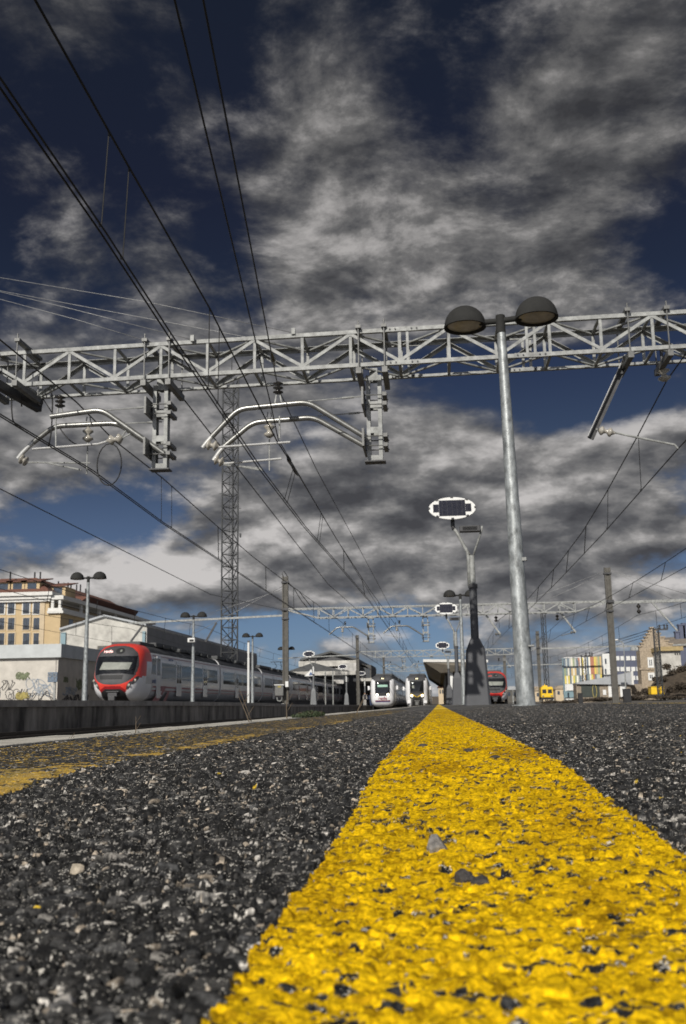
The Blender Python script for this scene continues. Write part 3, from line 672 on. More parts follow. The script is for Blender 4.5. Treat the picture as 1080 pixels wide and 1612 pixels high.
b=MB(); q=at(222,990,74); b.bar(at(226,983,74),at(206,1010,74),.13,.13,(0,1,0)); tag(b.build('registration_arm',M['dsteel']),'slanted dark arm above the red train nose, hanging from the left side beam','catenary arm')
b=MB(); b.bar(at(341,980,74),at(324,1010,74),.13,.13,(0,1,0)); tag(b.build('registration_arm',M['dsteel']),'slanted dark arm above the red train roof, left of the lattice mast','catenary arm')
#@@WIRES
def catenary(label,con,mess,drops,rc=.0115,rm=.014,twin=.0,extra=None):
    t=thing('overhead_line',label,'overhead wire',(con[0][0],con[0][1],con[0][2]),'overhead catenary lines')
    for s in((-twin/2,twin/2) if twin else (0,)): MB().tube([Vector(p)+Vector((s,0,0)) for p in con],rc,6).build('contact_wire',M['wire'],t,smooth=True)
    MB().tube(mess,rm,6).build('messenger_wire',M['wire'],t,smooth=True)
    cy=[p[1] for p in con]; my=[p[1] for p in mess]
    for y in drops:
        pc=Vector([np.interp(y,cy,[p[i] for p in con]) for i in range(3)]); pm=Vector([np.interp(y,my,[p[i] for p in mess]) for i in range(3)])
        b=MB(); b.tube([pc+Vector((.02,0,0)),pm],.0075 if y<30 else .014,5)
        if y<30:
            for q in(pc+Vector((0,0,.03)),pm-Vector((0,0,.03))):
                b.tube([q+Vector((0,.022*math.cos(a),.03*math.sin(a))) for a in np.linspace(0,6.28,9)],.004,4,False)
        b.build('dropper',M['wire'],t)
def sag(x0,x1,y0,y1,z0,z1,dz,n=10):
    return [(x0+(x1-x0)*u,y0+(y1-y0)*u,z0+(z1-z0)*u-dz*4*u*(1-u)) for u in np.linspace(0,1,n+1)]
def far_mess(x,z=6.0,dz=.65,y0=18.5):
    P=[];ys=[y0,74,146,218,290]
    for a,c in zip(ys[:-1],ys[1:]): P+=sag(x,x,a,c,z,z,dz)[(1 if P else 0):]
    return P
dr=lambda a,b,n:list(np.linspace(a,b,n))
fd=dr(27,68,7)+dr(82,140,8)+dr(154,212,7)
catenary('twin contact wire line over the nearer track, sweeping in from the upper left corner',[(-3.32,-3,5.03),(-3.32,6.95,5.02),(-3.32,9.5,4.98),(-3.29,12,4.82),(-3.25,18.54,4.57),(-3.25,25.1,4.58),(-3.2,32,4.7),(-3.05,47,4.85),(-3.0,74,4.85),(-2.9,146,4.85),(-2.9,290,4.85)],
  [(-3.25,-3,6.3),(-3.25,7.4,6.09),(-3.25,10,6.05),(-3.25,14.1,6.03),(-3.2,17,5.75),(-2.98,18.85,5.2),(-3.05,23,5.35),(-3.15,32.4,5.45),(-3.2,49.3,5.67)]+far_mess(-2.95,6.0,.55,74)[1:],[9.35,10.05,14.1,14.75,21.5,21.9,27.5,28,35,44,56,66]+dr(82,140,8)+dr(154,212,6),twin=.055)
catenary('twin contact wire line over the second track, above the opposite platform edge',[(-6.85,-3,4.75),(-6.85,14.9,4.75),(-6.75,19,4.78),(-6.8,24.4,4.70),(-6.8,43.6,4.68),(-6.8,290,4.72)],
  [(-6.8,-3,6.4),(-6.8,14.7,5.93),(-6.8,18.2,5.95),(-6.8,20.5,5.80),(-6.8,24.4,5.84),(-6.8,31.2,5.72),(-6.8,37.4,5.65),(-6.8,43.6,5.68)]+far_mess(-6.8,6.0,.55,74),[24.3,25.3,31,33,40,48,56,64]+dr(82,140,8)+dr(154,212,6),twin=.06)
catenary('overhead line right of the tall lamp, held by the slanted arm of the near gantry',[(4.7,-3,4.8),(4.6,18.6,4.68),(4.5,26.4,4.45),(4.45,37,4.36),(4.5,74,4.6),(4.6,290,4.8)],
  [(4.6,-3,6.5),(4.6,17.6,6.15),(4.6,19.1,6.15),(4.6,22,5.86),(4.6,26.7,5.47),(4.6,31,5.22),(4.6,37,5.1),(4.6,50,5.1),(4.6,74,6.)]+far_mess(4.6,6.,.6,74)[1:],[22,26.2,30.3,34.5,39,45,54,63]+dr(82,140,8))
catenary('overhead line of the outer right track, crossing the tall concrete mast',[(9,-3,4.7),(8.9,74,4.75),(9,290,4.75)],[(9.2,-3,5.6)]+far_mess(9.2,6.0,.55,18.5),fd)
catenary('overhead line farthest right, above the coloured panel building',[(14.5,-3,4.8),(14.5,290,4.8)],[(14.5,-3,5.6)]+far_mess(14.5,6.1,.6,18.5),fd)
catenary('overhead line above the red commuter train',[(-17.4,-3,4.9),(-17.4,290,4.9)],[(-17.3,-3,5.5)]+far_mess(-17.3,6.0,.4,18.5),dr(24,70,8)+dr(82,140,8))
catenary('leftmost overhead line, behind the graffiti wall corner',[(-23,-3,4.7),(-23,290,4.8)],[(-23,-3,5.6)]+far_mess(-23.,6.0,.5,18.5),dr(34,70,6))
def wire(label,pts,r=.008,m='wire',name='feeder_wire',ex=None):
    b=MB(); b.tube(pts,r,6); o=b.build(name,M[m],smooth=True); tag(o,label,'wire'); return o
wire('left wire of the pair running up through the top edge',[(-1.25,-3,5.9),(-2.0,7.3,5.9),(-2.77,15.4,5.92),(-2.88,17.6,5.5),(-2.95,18.85,5.22),(-2.95,21.7,5.2),(-2.95,28.3,5.12),(-2.95,60,5.05),(-2.95,146,5.3)],.0105)
wire('right wire of the pair at the top edge, meeting a dark insulator',[(-.8,-3,5.95),(-1.77,7.3,5.95),(-2.8,17.9,5.95),(-2.82,24.2,5.85),(-2.8,41,5.95),(-2.7,74,5.95),(-2.7,146,6.4)],.0105)
t=thing('clamp_insulator','small dark clamp on the feeder wire just above the near gantry','insulator',(-2.62,16.2,5.95)); b=MB(); b.tube([(-2.60,15.9,5.95),(-2.63,16.25,5.95),(-2.66,16.6,5.95)],[.02,.055,.02],8); b.build('clamp_body',M['insd'],t)
t=thing('turnbuckle','dark tensioner on the messenger wire below the middle drop post','tensioner',A(458,730,21)); b=MB(); b.tube([A(452,716,20.5),A(455,724,20.7),A(459,733,21),A(465,742,21.3),A(469,748,21.5)],[.02,.05,.02,.045,.02],8); b.build('tensioner_body',M['insd'],t)
wire('lone feeder wire crossing the left side below the near gantry arms',[(-10.3,-3,5.3),(-10.2,20,5.28),(-10.2,45,5.15),(-10.9,73.9,7.0)],.013)
wire('thin uppermost stay wire from the left edge to the near gantry top chord',[at(-30,432,18),at(230,475,17.9),at(462,524,17.8)],.006,'wireg','stay_wire')
wire('thin stay wire second from the top at left, passing behind the gantry top chord',[at(-30,452,18.4),at(220,499,18.5),at(385,530,18.6),at(500,560,18.6)],.006,'wireg','stay_wire')
wire('thin stay wire ending on the gantry post left of the steel mast',[at(-30,452,18),at(120,488,17.95),at(303,535,17.85)],.006,'wireg','stay_wire')
wire('thin lowest stay wire from the left edge down behind the gantry',[at(-30,463,18.4),at(120,503,18.5),at(245,541,18.6)],.006,'wireg','stay_wire')
wire('feeder wire low in the bundle between the two left tracks, past the middle gantry',[(-4.9,18.6,6.2),(-4.9,46,5.6),(-4.9,74,6.2),(-4.9,110,5.7),(-4.9,146,6.4)],.014)
for k,(p,q,l) in enumerate(((at(450,920,74),at(300,1000,74),'thin stay from the left concrete mast top towards the red train'),(at(450,926,74),at(340,962,74),'upper thin stay from the left concrete mast towards the lattice mast'),(at(957,897,74),at(815,950,74),'left stay wire from the top of the tall concrete mast'),(at(957,899,74),at(860,945,74),'lower left stay wire of the tall concrete mast'),(at(960,897,74),at(1090,938,74),'right stay wire from the top of the tall concrete mast'),(at(960,897,74),at(1062,945,74),'lower right stay wire of the tall concrete mast'))):
    wire(l,[p,(p+q)/2-Vector((0,0,.05)),q],.018,'wireg','stay_wire')
for k in range(3):
    wire('dark feeder wire fanning right from the lattice pole, %s of three'%('topmost','middle','lowest')[k],[at(1040,987+k*4,150),at(960,1010+k*5,160),at(880,1040+k*4,190)],.03)
b=MB(); b.tube([at(449,915,74),at(444,903,74),at(447,899,74),at(453,908,74)],.03,6); b.tube([at(452,915,74),at(462,925,74),at(474,945,74),at(484,957,74)],.03,6); b.tube([at(452,918,74),at(470,930,74),at(492,958,74)],.03,6); tag(b.build('jumper_cable',M['wire'],smooth=True),'dark cable bundle looping off the top of the left concrete mast','cable')
#@@MAST
def lattice(name,label,x,y,z0,z1,w,m,step,cat='mast',r=.06,sq=False,spike=0):
    t=thing(name,label,cat,(x,y,z0)); legs=[(-w/2,-w/2),(w/2,-w/2),(w/2,w/2),(-w/2,w/2)] if sq else [(-w/2,-w*.29),(w/2,-w*.29),(0,w*.58)]
    for lx,ly in legs: MB().tube([(x+lx,y+ly,z0),(x+lx,y+ly,z1)],r,6).build('mast_leg',M[m],t)
    b=MB(); n=int((z1-z0)/step)
    for i in range(n):
        za=z0+i*step; zb=za+step
        for k in range(len(legs)):
            a=legs[k];c=legs[(k+1)%len(legs)]
            b.bar((x+a[0],y+a[1],za),(x+c[0],y+c[1],za),r*.8,r*.8)
            p,q=((a,c) if i%2==0 else (c,a)); b.bar((x+p[0],y+p[1],za),(x+q[0],y+q[1],zb),r*.9,r*.9)
    b.build('bracing',M[m],t)
    if spike:
        b=MB(); b.tube([(x,y,z1-.5),(x,y,z1+spike)],r*.6,6); b.build('spike',M[m],t)
    return t
lt=lattice('lattice_mast','tall slim three legged lattice radio mast rising behind the red train',-25.75,125,-1,42.6,2.05,'mast',1.55,r=.10,spike=3.)
b=MB(); x,y=-25.75,125
for s in(-.2,.2): b.tube([(x+s+.05,y-.3,0),(x+s+.05,y-.3,42)],.03,5)
for k in range(84): b.bar((x-.15,y-.3,.5*k),(x+.25,y-.3,.5*k),.03,.03)
b.build('ladder',M['mast'],lt)
b=MB()
for z in(12,18.5,25,31.5,36): b.box((x+.9,y-.6,z),(1.1,.06,.06)); b.box((x-1.2,y-.6,z+2),(.5,.06,.06))
b.box((x,y-.4,37.6),(1.9,.12,.28)); b.box((x+1.35,y-.6,21.5),(.18,.3,.5)); b.build('antenna_bracket',M['mast'],lt)
q=at(861,1085,300); lattice('lattice_mast','distant thin lattice mast right of the tall lamp pole',q.x,300,-1,zt(861,962,300),1.3,'mast',2.2,r=.11)
#@@TRAINS
def outline(a,z0,z1,n,N=140):
    zc=(z0+z1)/2; hz=(z1-z0)/2; P=[]
    for k in range(N):
        g=2*math.pi*k/N; c,s=math.cos(g),math.sin(g); P.append((a*math.copysign(abs(c)**(2/n),c),zc+hz*math.copysign(abs(s)**(2/n),s)))
    return P
def nose(t,cx,ytip,ybase,a,z0,z1,n,classify,mats,power=2.4,lean=.35):
    N=200;Rn=90; O=outline(a,z0,z1,n,N); zc=(z0+z1)/2; L=ybase-ytip; V=[];
    for i in range(Rn+1):
        r=i/Rn
        for k in range(N):
            ox,oz=O[k]; x=ox*r; z=zc+(oz-zc)*r; hz=(z-z0)/(z1-z0)
            edge=(1-r**power)**(1/power) if r<1 else 0.
            y=ybase-(L)*edge*(1-lean*max(0,hz-.30)**1.3)
            V.append((cx+x,y,z))
    groups={}
    for i in range(Rn):
        for k in range(N):
            f=(i*N+k,i*N+(k+1)%N,(i+1)*N+(k+1)%N,(i+1)*N+k)
            cxm=sum(V[j][0] for j in f)/4-cx; czm=sum(V[j][2] for j in f)/4
            nm=classify(cxm/a,(czm-z0)/(z1-z0)); groups.setdefault((nm,cxm>0) if nm in('pillar','front_corner','nose_side') else (nm,0),[]).append(f)
    objs={}
    for g,fs in groups.items():
        used=sorted({j for f in fs for j in f}); mp={j:i for i,j in enumerate(used)}
        b=MB(); b.add([V[j] for j in used],[tuple(mp[j] for j in f) for f in fs]); objs[g[0]]=b.build(g[0],mats[g[0]],t,smooth=True,fix=False)
    def on(X,Z,out=.02):
        """point on the nose surface for front view coordinates"""
        x=X*a; z=z0+Z*(z1-z0); best=None
        zz=z-zc; rr=(abs(x/a)**n+abs(zz/((z1-z0)/2))**n)**(1/n); rr=min(rr,.999)
        y=ybase-L*(1-rr**power)**(1/power)*(1-lean*max(0,Z-.30)**1.3); return Vector((cx+x,y-out,z))
    return objs,on
def patch(on,c4,out,n=14):
    b=MB(); V=[]
    for j in range(n+1):
        for i in range(n+1):
            u,v=i/n,j/n; x=(c4[0][0]*(1-u)+c4[1][0]*u)*(1-v)+(c4[3][0]*(1-u)+c4[2][0]*u)*v; z=(c4[0][1]*(1-u)+c4[1][1]*u)*(1-v)+(c4[3][1]*(1-u)+c4[2][1]*u)*v; V.append(on(x,z,out))
    b.add(V,[(j*(n+1)+i,j*(n+1)+i+1,(j+1)*(n+1)+i+1,(j+1)*(n+1)+i) for j in range(n) for i in range(n)]); return b
def oval(on,X,Z,rx,rz_,out,tilt=0.,n=24):
    b=MB(); V=[on(X,Z,out)]
    for q in(.5,1.):
        for k in range(n):
            g=2*math.pi*k/n; V.append(on(X+rx*q*math.cos(g),Z+rz_*q*math.sin(g)+tilt*rx*q*math.cos(g),out))
    b.add(V,[(0,1+k,1+(k+1)%n) for k in range(n)]+[(1+k,1+n+k,1+n+(k+1)%n,1+(k+1)%n) for k in range(n)]); return b
def cars(t,cx,y0,y1,L,a,z0,z1,n,style,fn=rz):
    y=y0; i=0
    while y<y1:
        e=y+L; O=outline(a,z0,z1,n,72); b=MB(); N=72
        vs=[(cx+p[0],yy,p[1]) for yy in(y,e-.5) for p in O]; b.add(vs,[(k,(k+1)%N,N+(k+1)%N,N+k) for k in range(N)]+[tuple(range(N)),tuple(range(N,2*N))])
        body=b.build('car_body',M['tside'],t,smooth='auto')
        h=z1-z0
        g=MB(); O2=outline(a*.9,z0+.1,z1-.15,n,40); g.add([(cx+p[0],yy,p[1]) for yy in(e-.5,e) for p in O2],[(k,(k+1)%40,40+(k+1)%40,40+k) for k in range(40)]); g.build('gangway',M['tblack'],body)
        rf=MB(); R=[p for p in outline(a*1.004,z0,z1+.008,n,144) if p[1]>z0+h*.845]; R.sort(key=lambda p:p[0]); rf.add([(cx+p[0],yy,p[1]) for yy in(y+.02,e-.52) for p in R],[(k,k+1,len(R)+k+1,len(R)+k) for k in range(len(R)-1)]); rf.build('roof',M['roofk'],body,smooth=True,fix=False)
        def xat(z):
            zc=(z0+z1)/2; return a*(1-abs((z-zc)/((z1-z0)/2))**n)**(1/n)
        for s in(-1,1):
            ya=y+ (2.2 if i==0 else .9)
            zA,zB=z0+h*.42,z0+h*.70
            segs=[(ya,y+L*.29),(y+L*.29+1.5,y+L*.68),(y+L*.68+1.5,e-1.3)]
            for (p0,p1) in segs:
                w=MB(); xa,xb=xat(zA)+.012,xat(zB)+.012
                w.add([(cx+s*xa,p0,zA),(cx+s*xa,p1,zA),(cx+s*xb,p1,zB),(cx+s*xb,p0,zB)]+[(cx+s*(xa-.05),p0,zA),(cx+s*(xa-.05),p1,zA),(cx+s*(xb-.05),p1,zB),(cx+s*(xb-.05),p0,zB)],[(0,1,2,3),(0,4,5,1),(1,5,6,2),(2,6,7,3),(3,7,4,0)]); w.build('window_band',M['tglass'],body)
            for dy in(y+L*.29+.1,y+L*.68+.1):
                d=MB(); xm=xat(z0+h*.5)+.006; d.span((cx+s*(xm-.02),dy,z0+h*.12),(cx+s*(xm+.004),dy+1.3,z0+h*.76)); do=d.build('door',M['tside'],body)
                d=MB(); 
                for q in(.10,.72): d.span((cx+s*(xm),dy+q,z0+h*.36),(cx+s*(xm+.012),dy+q+.46,z0+h*.70))
                d.build('door_window',M['tglass'],do) if False else d.build('door_window',M['tglass'],body)
            st=MB(); 
            for zz,hh in((z0+h*.27,.10),(z0+h*.205,.07),(z0+h*.80,.05)):
                xm=xat(zz)+.008; st.span((cx+s*(xm-.02),y+.3,zz-hh/2),(cx+s*xm,e-.8,zz+hh/2))
            st.build('stripe',M['stripe'] if style=='red' else M['sign'],body)
            sk=MB(); xm=xat(z0+h*.09); sk.span((cx+s*(xm-.05),y+.4,z0-.6),(cx+s*(xm-.0),e-.9,z0+.12)); sk.build('skirt',M['tgrey'],body)
        ru=MB(); ru.span((cx-1.0,y+(2.6 if i==0 else 1),z1-.06),(cx+1.0,y+L*.40,z1+.22)); ru.span((cx-1.05,y+L*.45,z1-.06),(cx+1.05,y+L*.62,z1+.16)); ru.span((cx-.95,y+L*.68,z1-.06),(cx+.95,e-2.2,z1+.20))
        for k in range(7): ru.span((cx+1.02,y+4+k*2.1,z1-.1),(cx+1.10,y+5.2+k*2.1,z1+.12))
        ru.build('roof_equipment',M['roofk'],body,bevel=.05)
        y=e; i+=1
    return
def pantograph(t,cx,y,z):
    b=MB(); 
    for s in(-.45,.45): b.tube([(cx+s,y,z+.3),(cx+s*.6,y+1.6,z+.75),(cx+s*.8,y+.3,z+1.2)],.035,6)
    b.bar((cx-.8,y+.3,z+1.22),(cx+.8,y+.3,z+1.22),.3,.06); b.build('pantograph',M['tblack'],t)
def red_train(cx,ytip,z0,z1,label,y1,first=False):
    t=thing('commuter_train',label,'train',(cx,ytip,z0-.3)); a=1.5
    def cl(X,Z):
        ax=abs(X)
        if abs(X/.86)**2.6+abs((Z-.62)/.325)**2.6<1:
            if Z>.785: return 'upper_panel'
            if .475<Z<.765 and ax<.80-.35*max(0,.60-Z): return 'windscreen'
            return 'lower_panel'
        chin=.225-.06*max(0,(ax-.30)/.18) if ax<.48 else .165+.50*(ax-.48)**.85
        if ax<.56 and .0<Z<=chin+.045 and Z>chin and ax<.50: return 'mask_lip'
        if ax>.985: return 'nose_side'
        if Z>chin+.0: return 'red_mask'
        if ax<.48: return 'coupler_recess'
        return 'front_corner'
    mats=dict(upper_panel=M['tgrey'],windscreen=M['tglass'],lower_panel=M['tgrey'],red_mask=M['redp'],coupler_recess=M['tblack'],front_corner=M['twhite'],mask_lip=M['redd'],nose_side=M['tside'])
    ob,on=nose(t,cx,ytip,ytip+2.9,a,z0,z1,3.4,cl,mats,3.6,.5)
    cars(t,cx,ytip+2.9,y1,19.5,a,z0,z1,3.4,'red')
    # blind behind the windscreen, display, slot, headlamps, coupler, lip
    b=patch(on,((-.58,.54),(.58,.54),(.66,.655),(-.46,.665)),.02); b.build('blind',M['blind'],ob.get('windscreen'),fix=False)
    b=patch(on,((-.50,.385),(.36,.385),(.40,.45),(-.53,.45)),.02); b.build('vent_slot',M['tblack'],ob.get('lower_panel'),fix=False)
    b=oval(on,.12,.855,.17,.052,.03); dsp=b.build('display',M['tblack'],ob.get('upper_panel'),fix=False)
    b=oval(on,.16,.855,.045,.02,.05); b.build('display_lamp',M['blind'],ob.get('upper_panel'),fix=False)
    for s in(-1,1):
        for X,Z,r in((.80,.365,.085),(.62,.285,.085)):
            b=oval(on,s*X,Z,r*1.15,r*.5,.025,s*.55); hl=b.build('headlamp',M['tgrey'],t,fix=False)
            b=MB(); b.lathe([(0,-.03),(.06,-.025),(.085,0)],on(s*X,Z,.035),(0,1,0),14); b.build('lamp_glass',M['ins'],hl,smooth=True)
    cp=MB(); p=on(0,.12,.22); cp.box(p+Vector((0,.2,.05)),(.55,.5,.22)); cp.box(p+Vector((0,-.05,-.15)),(.38,.3,.26)); cp.box(p+Vector((0,.1,.22)),(.75,.3,.07)); cp.build('coupler',M['tgrey'],t,bevel=.03)
    w=MB(); w.bar(on(.45,.49,.05),on(.72,.56,.06),.03,.03); w.build('wiper',M['tblack'],ob.get('windscreen'))
    rp=MB(); rp.span((cx-.9,ytip+2.4,z1-.1),(cx+.9,ytip+5.4,z1+.12)); rp.build('roof_pod',M['roofk'],t,bevel=.05)
    lx=on(-.34,.845,.06); text_obj('logo_lettering','renfe',.26,lx,(math.radians(75),0,0),M['redp'],t,bold=.004)
    # cab door and window on the right flank, flag stripe, lettering
    zA=z0; h=z1-z0
    d=MB(); d.span((cx+1.485,ytip+3.9,z0+h*.08),(cx+1.512,ytip+4.75,z0+h*.80)); d.build('cab_door',M['tside'],t); d=MB(); d.span((cx+1.50,ytip+4.0,z0+h*.47),(cx+1.525,ytip+4.65,z0+h*.76)); d.build('cab_door_window',M['tglass'],t)
    d=MB(); d.add([(cx+1.505,ytip+2.75,z0+h*.48),(cx+1.505,ytip+3.75,z0+h*.48),(cx+1.50,ytip+3.75,z0+h*.76),(cx+1.50,ytip+3.05,z0+h*.74)],[(0,1,2,3)]); d.build('cab_side_window',M['tglass'],t,fix=False)
    d=MB(); X=cx+1.50; d.add([(X,ytip+2.9,z0+.05),(X,ytip+4.4,z0+.05),(X,ytip+6.3,z0+h*.29),(X,ytip+5.2,z0+h*.29)],[(0,1,2,3)]); d.build('flag_panel',M['stripe'],t,fix=False)
    d=MB(); d.add([(X+.004,ytip+5.4,z0+.05),(X+.004,ytip+6.1,z0+.05),(X+.004,ytip+7.0,z0+h*.2),(X+.004,ytip+6.5,z0+h*.2)],[(0,1,2,3)]); d.build('flag_stripe',M['stripe'],t,fix=False)
    text_obj('side_lettering','renfe',.42,(cx+1.515,ytip+3.35,z0+h*.365),(math.pi/2,0,math.pi/2),M['sign'],t,bold=.004)
    text_obj('side_logo','C',.42,(X+.012,ytip+4.9,z0+h*.15),(math.pi/2,0,math.pi/2),M['twhite'],t,bold=.01)
    text_obj('car_lettering','renfe  civia',.25,(cx+1.46,ytip+7.3,z0+h*.775),(math.radians(80),0,math.pi/2),M['sign'],t)
    pantograph(t,cx,ytip+60,z1)
    return t
red_train(-18.5,56.6,.40,3.90,'long red nosed commuter train with silver sides at the opposite platform on the left',216)
red_train(6.25,113,.05,3.52,'red nosed train partly hidden behind the dark pedestal on the right',192)
def intercity(cx,ytip,z0,z1,label,openfront):
    t=thing('regional_train',label,'train',(cx,ytip,z0)); a=1.46
    def cl(X,Z):
        ax=abs(X)
        if Z>.93-.05*X*X or (Z>.82 and ax<.74): return 'roof_cap'
        if openfront:
            if ax>.60 and Z<.86: return 'pillar'
            if Z>.44 and ax<.58: return 'windscreen' if (.50<Z<.80 and ax<.52) else 'dark_panel'
            if Z>.30 and ax<.60 and Z>.30+.2*(ax<.45)*(.45-ax): return 'nose_panel'
            if ax<.52: return 'coupler_recess'
            return 'pillar'
        if ax>.60 and Z<.86: return 'pillar'
        if Z>.345: return 'windscreen' if (.44<Z<.78 and ax<.52) else 'dark_panel'
        if .155<Z<.185 and ax<.66: return 'blue_stripe'
        if .185<Z<.215 and ax<.66: return 'red_stripe'
        return 'chin'
    mats=dict(roof_cap=M['tgrey'],pillar=M['twhite'],windscreen=M['tglass'],dark_panel=M['tblack'],chin=M['twhite'],blue_stripe=M['sign'],red_stripe=M['stripe'],coupler_recess=M['tblack'],nose_panel=M['tgrey'])
    ob,on=nose(t,cx,ytip,ytip+1.6,a,z0,z1,4.2,cl,mats,3.,.25)
    cars(t,cx,ytip+1.6,ytip+70,24,a,z0,z1,4.2,'white')
    for s in(-1,1):
        p=on(s*.44,.385,.03); b=MB(); b.lathe([(0,-.05),(.10,-.04),(.13,0)],p,(0,1,0),16); b.build('headlamp',M['head'],t,smooth=True)
        b=MB(); b.box((cx+s*(a+.22),ytip+1.3,z0+(z1-z0)*.60),(.22,.16,.46)); b.bar((cx+s*(a-.1),ytip+1.3,z0+(z1-z0)*.6),(cx+s*(a+.2),ytip+1.3,z0+(z1-z0)*.6),.05,.05); b.build('mirror',M['twhite'],t,bevel=.03)
    b=patch(on,((-.20,.85),(.20,.85),(.20,.91),(-.20,.91)),.03); b.build('display_box',M['tblack'],t,fix=False)
    b=patch(on,((-.1,.865),(.12,.865),(.12,.895),(-.1,.895)),.05); b.build('display',M['display'],t,fix=False)
    if not openfront:
        b=patch(on,((-.40,.62),(.42,.62),(.42,.69),(-.40,.69)),.02); b.build('blind',M['blindg'],ob['windscreen'],fix=False)
        text_obj('nose_lettering','renfe',.46,on(0,.275,.02),(math.radians(90),0,0),M['stripe'],t,bold=.01)
        b=MB(); b.tube([on(0,.03,.05),on(0,.03,.35)],.1,8); b.build('coupler',M['tblack'],t)
    else:
        b=patch(on,((-.40,.60),(-.22,.60),(-.22,.68),(-.40,.68)),.03); b.build('notice',M['blind'],ob['windscreen'],fix=False)
        b=MB(); 
        for s in(-1,1): b.tube([on(s*.55,.44,.05),on(s*.3,.40,.06),on(s*.05,.345,.06)],.05,6)
        b.build('nose_trim',M['yellow'],t)
        b=MB(); p=on(0,.16,.1); b.box(p,(.5,.5,.42)); b.box(p+Vector((0,-.1,.3)),(.75,.2,.1)); b.box(p+Vector((0,-.3,-.1)),(.28,.3,.3)); b.build('coupler',M['chan'],t,bevel=.03)
        for s in(-1,1):
            b=MB(); b.tube([on(s*.44,.3,.05),on(s*.38,.05,.2),on(s*.2,.0,.2),on(s*.1,.1,.2)],.04,6); b.build('brake_hose',M['chan'],t,smooth=True)
            b=MB(); b.box(on(s*.70,.20,.06),(.40,.14,.34)); b.build('step_box',M['twhite'],t,bevel=.03)
    return t
intercity(-6.45,119,-.28,3.50,'white train with dark windscreen and striped chin, left of the two fronts head on',False)
intercity(-2.6,127,-.55,3.66,'cream pillared train with lit headlamps and open coupler, right of the two fronts head on',True)
#@@BUILD
def wall_poly(b,P,mi=0): b.add(P,[tuple(range(len(P)))],mi)
def bx(b,px0,px1,py0,py1,Y,dep,mi=0,out=0.):
    p=at(px0,py0,Y);q=at(px1,py1,Y); b.span((p.x,Y-out,q.z),(q.x,Y+dep-out,p.z),mi)
# --- graffiti building (corner at pixel 92)
Y=70.; c0=at(92,1035,Y); X1=c0.x; zt0=c0.z; zb0=-.6
t=thing('graffiti_building','low pale hut with sprayed tags on its wall, left of the red train','building',(X1,Y,zb0))
b=MB(); b.span((X1-16,Y,zb0),(X1,Y+26,zt0)); wl=b.build('wall',M['graf'],t)
b=MB(); b.span((X1-16.2,Y-.3,zt0),(X1+.3,Y+26.2,zt0+.95)); b.build('roof_fascia',mat('fascia_pale',(.42,.44,.44),.7,0,.12,1),t)
b=MB()
for x in(X1-4.9,X1-9.6,X1-.15): b.span((x-.04,Y-.02,zb0),(x+.04,Y,zt0)); 
b.build('wall_joint',M['coping'],t)
def squig(name,m,cx,cz,sw,sh,seed,r=.05,n=26,loop=1.,side=False):
    rr=random.Random(seed); pts=[]; n=64; k1,k2,k3=rr.uniform(1.5,3.5),rr.uniform(2,4.5),rr.uniform(4,7); p1,p2,p3,p4=[rr.random()*6.28 for _ in range(4)]
    for k in range(n):
        u=k/(n-1); x=cx+sw*((u-.5)*.9+.28*math.cos(6.28*k1*u+p1)+.10*math.cos(6.28*k3*u+p3)); z=cz+sh*(.38*math.sin(6.28*k2*u+p2)+.14*math.sin(6.28*k3*u+p4))
        pts.append((X1+.012,Y+x,z) if side else (X1+x,Y-.012,z))
    MB().tube(pts,r,4).build(name,m,wl,smooth=True)
for i,(m,cx,cz,sw,sh) in enumerate((('blacksp',-3.7,1.9,1.0,.8),('blacksp',-3.3,1.2,.9,.7),('blacksp',-2.6,1.25,.8,.7),('blacksp',-2.0,1.0,.7,.7),('blacksp',-.9,.9,1.5,1.0),('blacksp',-3.0,.55,.8,.4),('bluesp',-1.5,1.9,1.4,.7),('bluesp',-.9,1.6,1.3,.8),('bluesp',-1.3,1.3,1.1,.6),('blacksp',-.6,.5,1.2,.6),('blacksp',-4.6,1.2,.8,.8),('blacksp',-5.6,1.5,1.0,.8))):
    squig('graffiti_tag',M[m],cx,cz,sw,sh,100+i,r=.022)
for i,(m,px,py,s) in enumerate((('greensp',37,1064,.55),('yelsp',36,1096,.5))):
    q=at(px,py,Y); n=6
    for k in range(n): squig('graffiti_fill',M[m],q.x-X1+random.uniform(-.12,.12),q.z+random.uniform(-.1,.1),s*1.2,s*.8,200+i*10+k,r=.035)
for i,(m,cy,cz,sw,sh) in enumerate((('greensp',1.6,2.2,.6,.4),('greensp',4.4,1.9,1.0,.9),('blacksp',8.3,1.9,1.8,.7),('blacksp',1.8,.7,1.6,.8),('blacksp',3.6,.7,1.6,.9),('blacksp',5.6,.8,1.2,.8),('bluesp',2.6,1.4,2.,.6))):
    for k in range(2): squig('graffiti_tag',M[m],cy,cz,sw,sh,300+i*3+k,r=.03,side=True)
# signal board in front of it
q=at(83,1066,62); t=thing('signal_board','square dark board with round marks on a post before the graffiti hut','signal',(q.x,62,.0))
b=MB(); b.box(q,(.62,.1,.62)); bo=b.build('board',mat('board_slate',(.10,.14,.19),.5),t,bevel=.02)
for dx in(-.16,.16):
    b=MB(); b.tube([q+Vector((dx+.10*math.cos(g),-.06,.12+.10*math.sin(g))) for g in np.linspace(0,6.28,14)],.018,5,False); b.tube([q+Vector((dx-.08,-.06,-.2)),q+Vector((dx,-.06,-.02)),q+Vector((dx+.08,-.06,-.2))],.016,5); b.build('board_mark',M['coping'],bo)
b=MB(); b.bar((q.x+.12,62.08,0),(q.x+.12,62.08,q.z-.2),.14,.1,(0,1,0)); b.build('post',M['galv'],t)
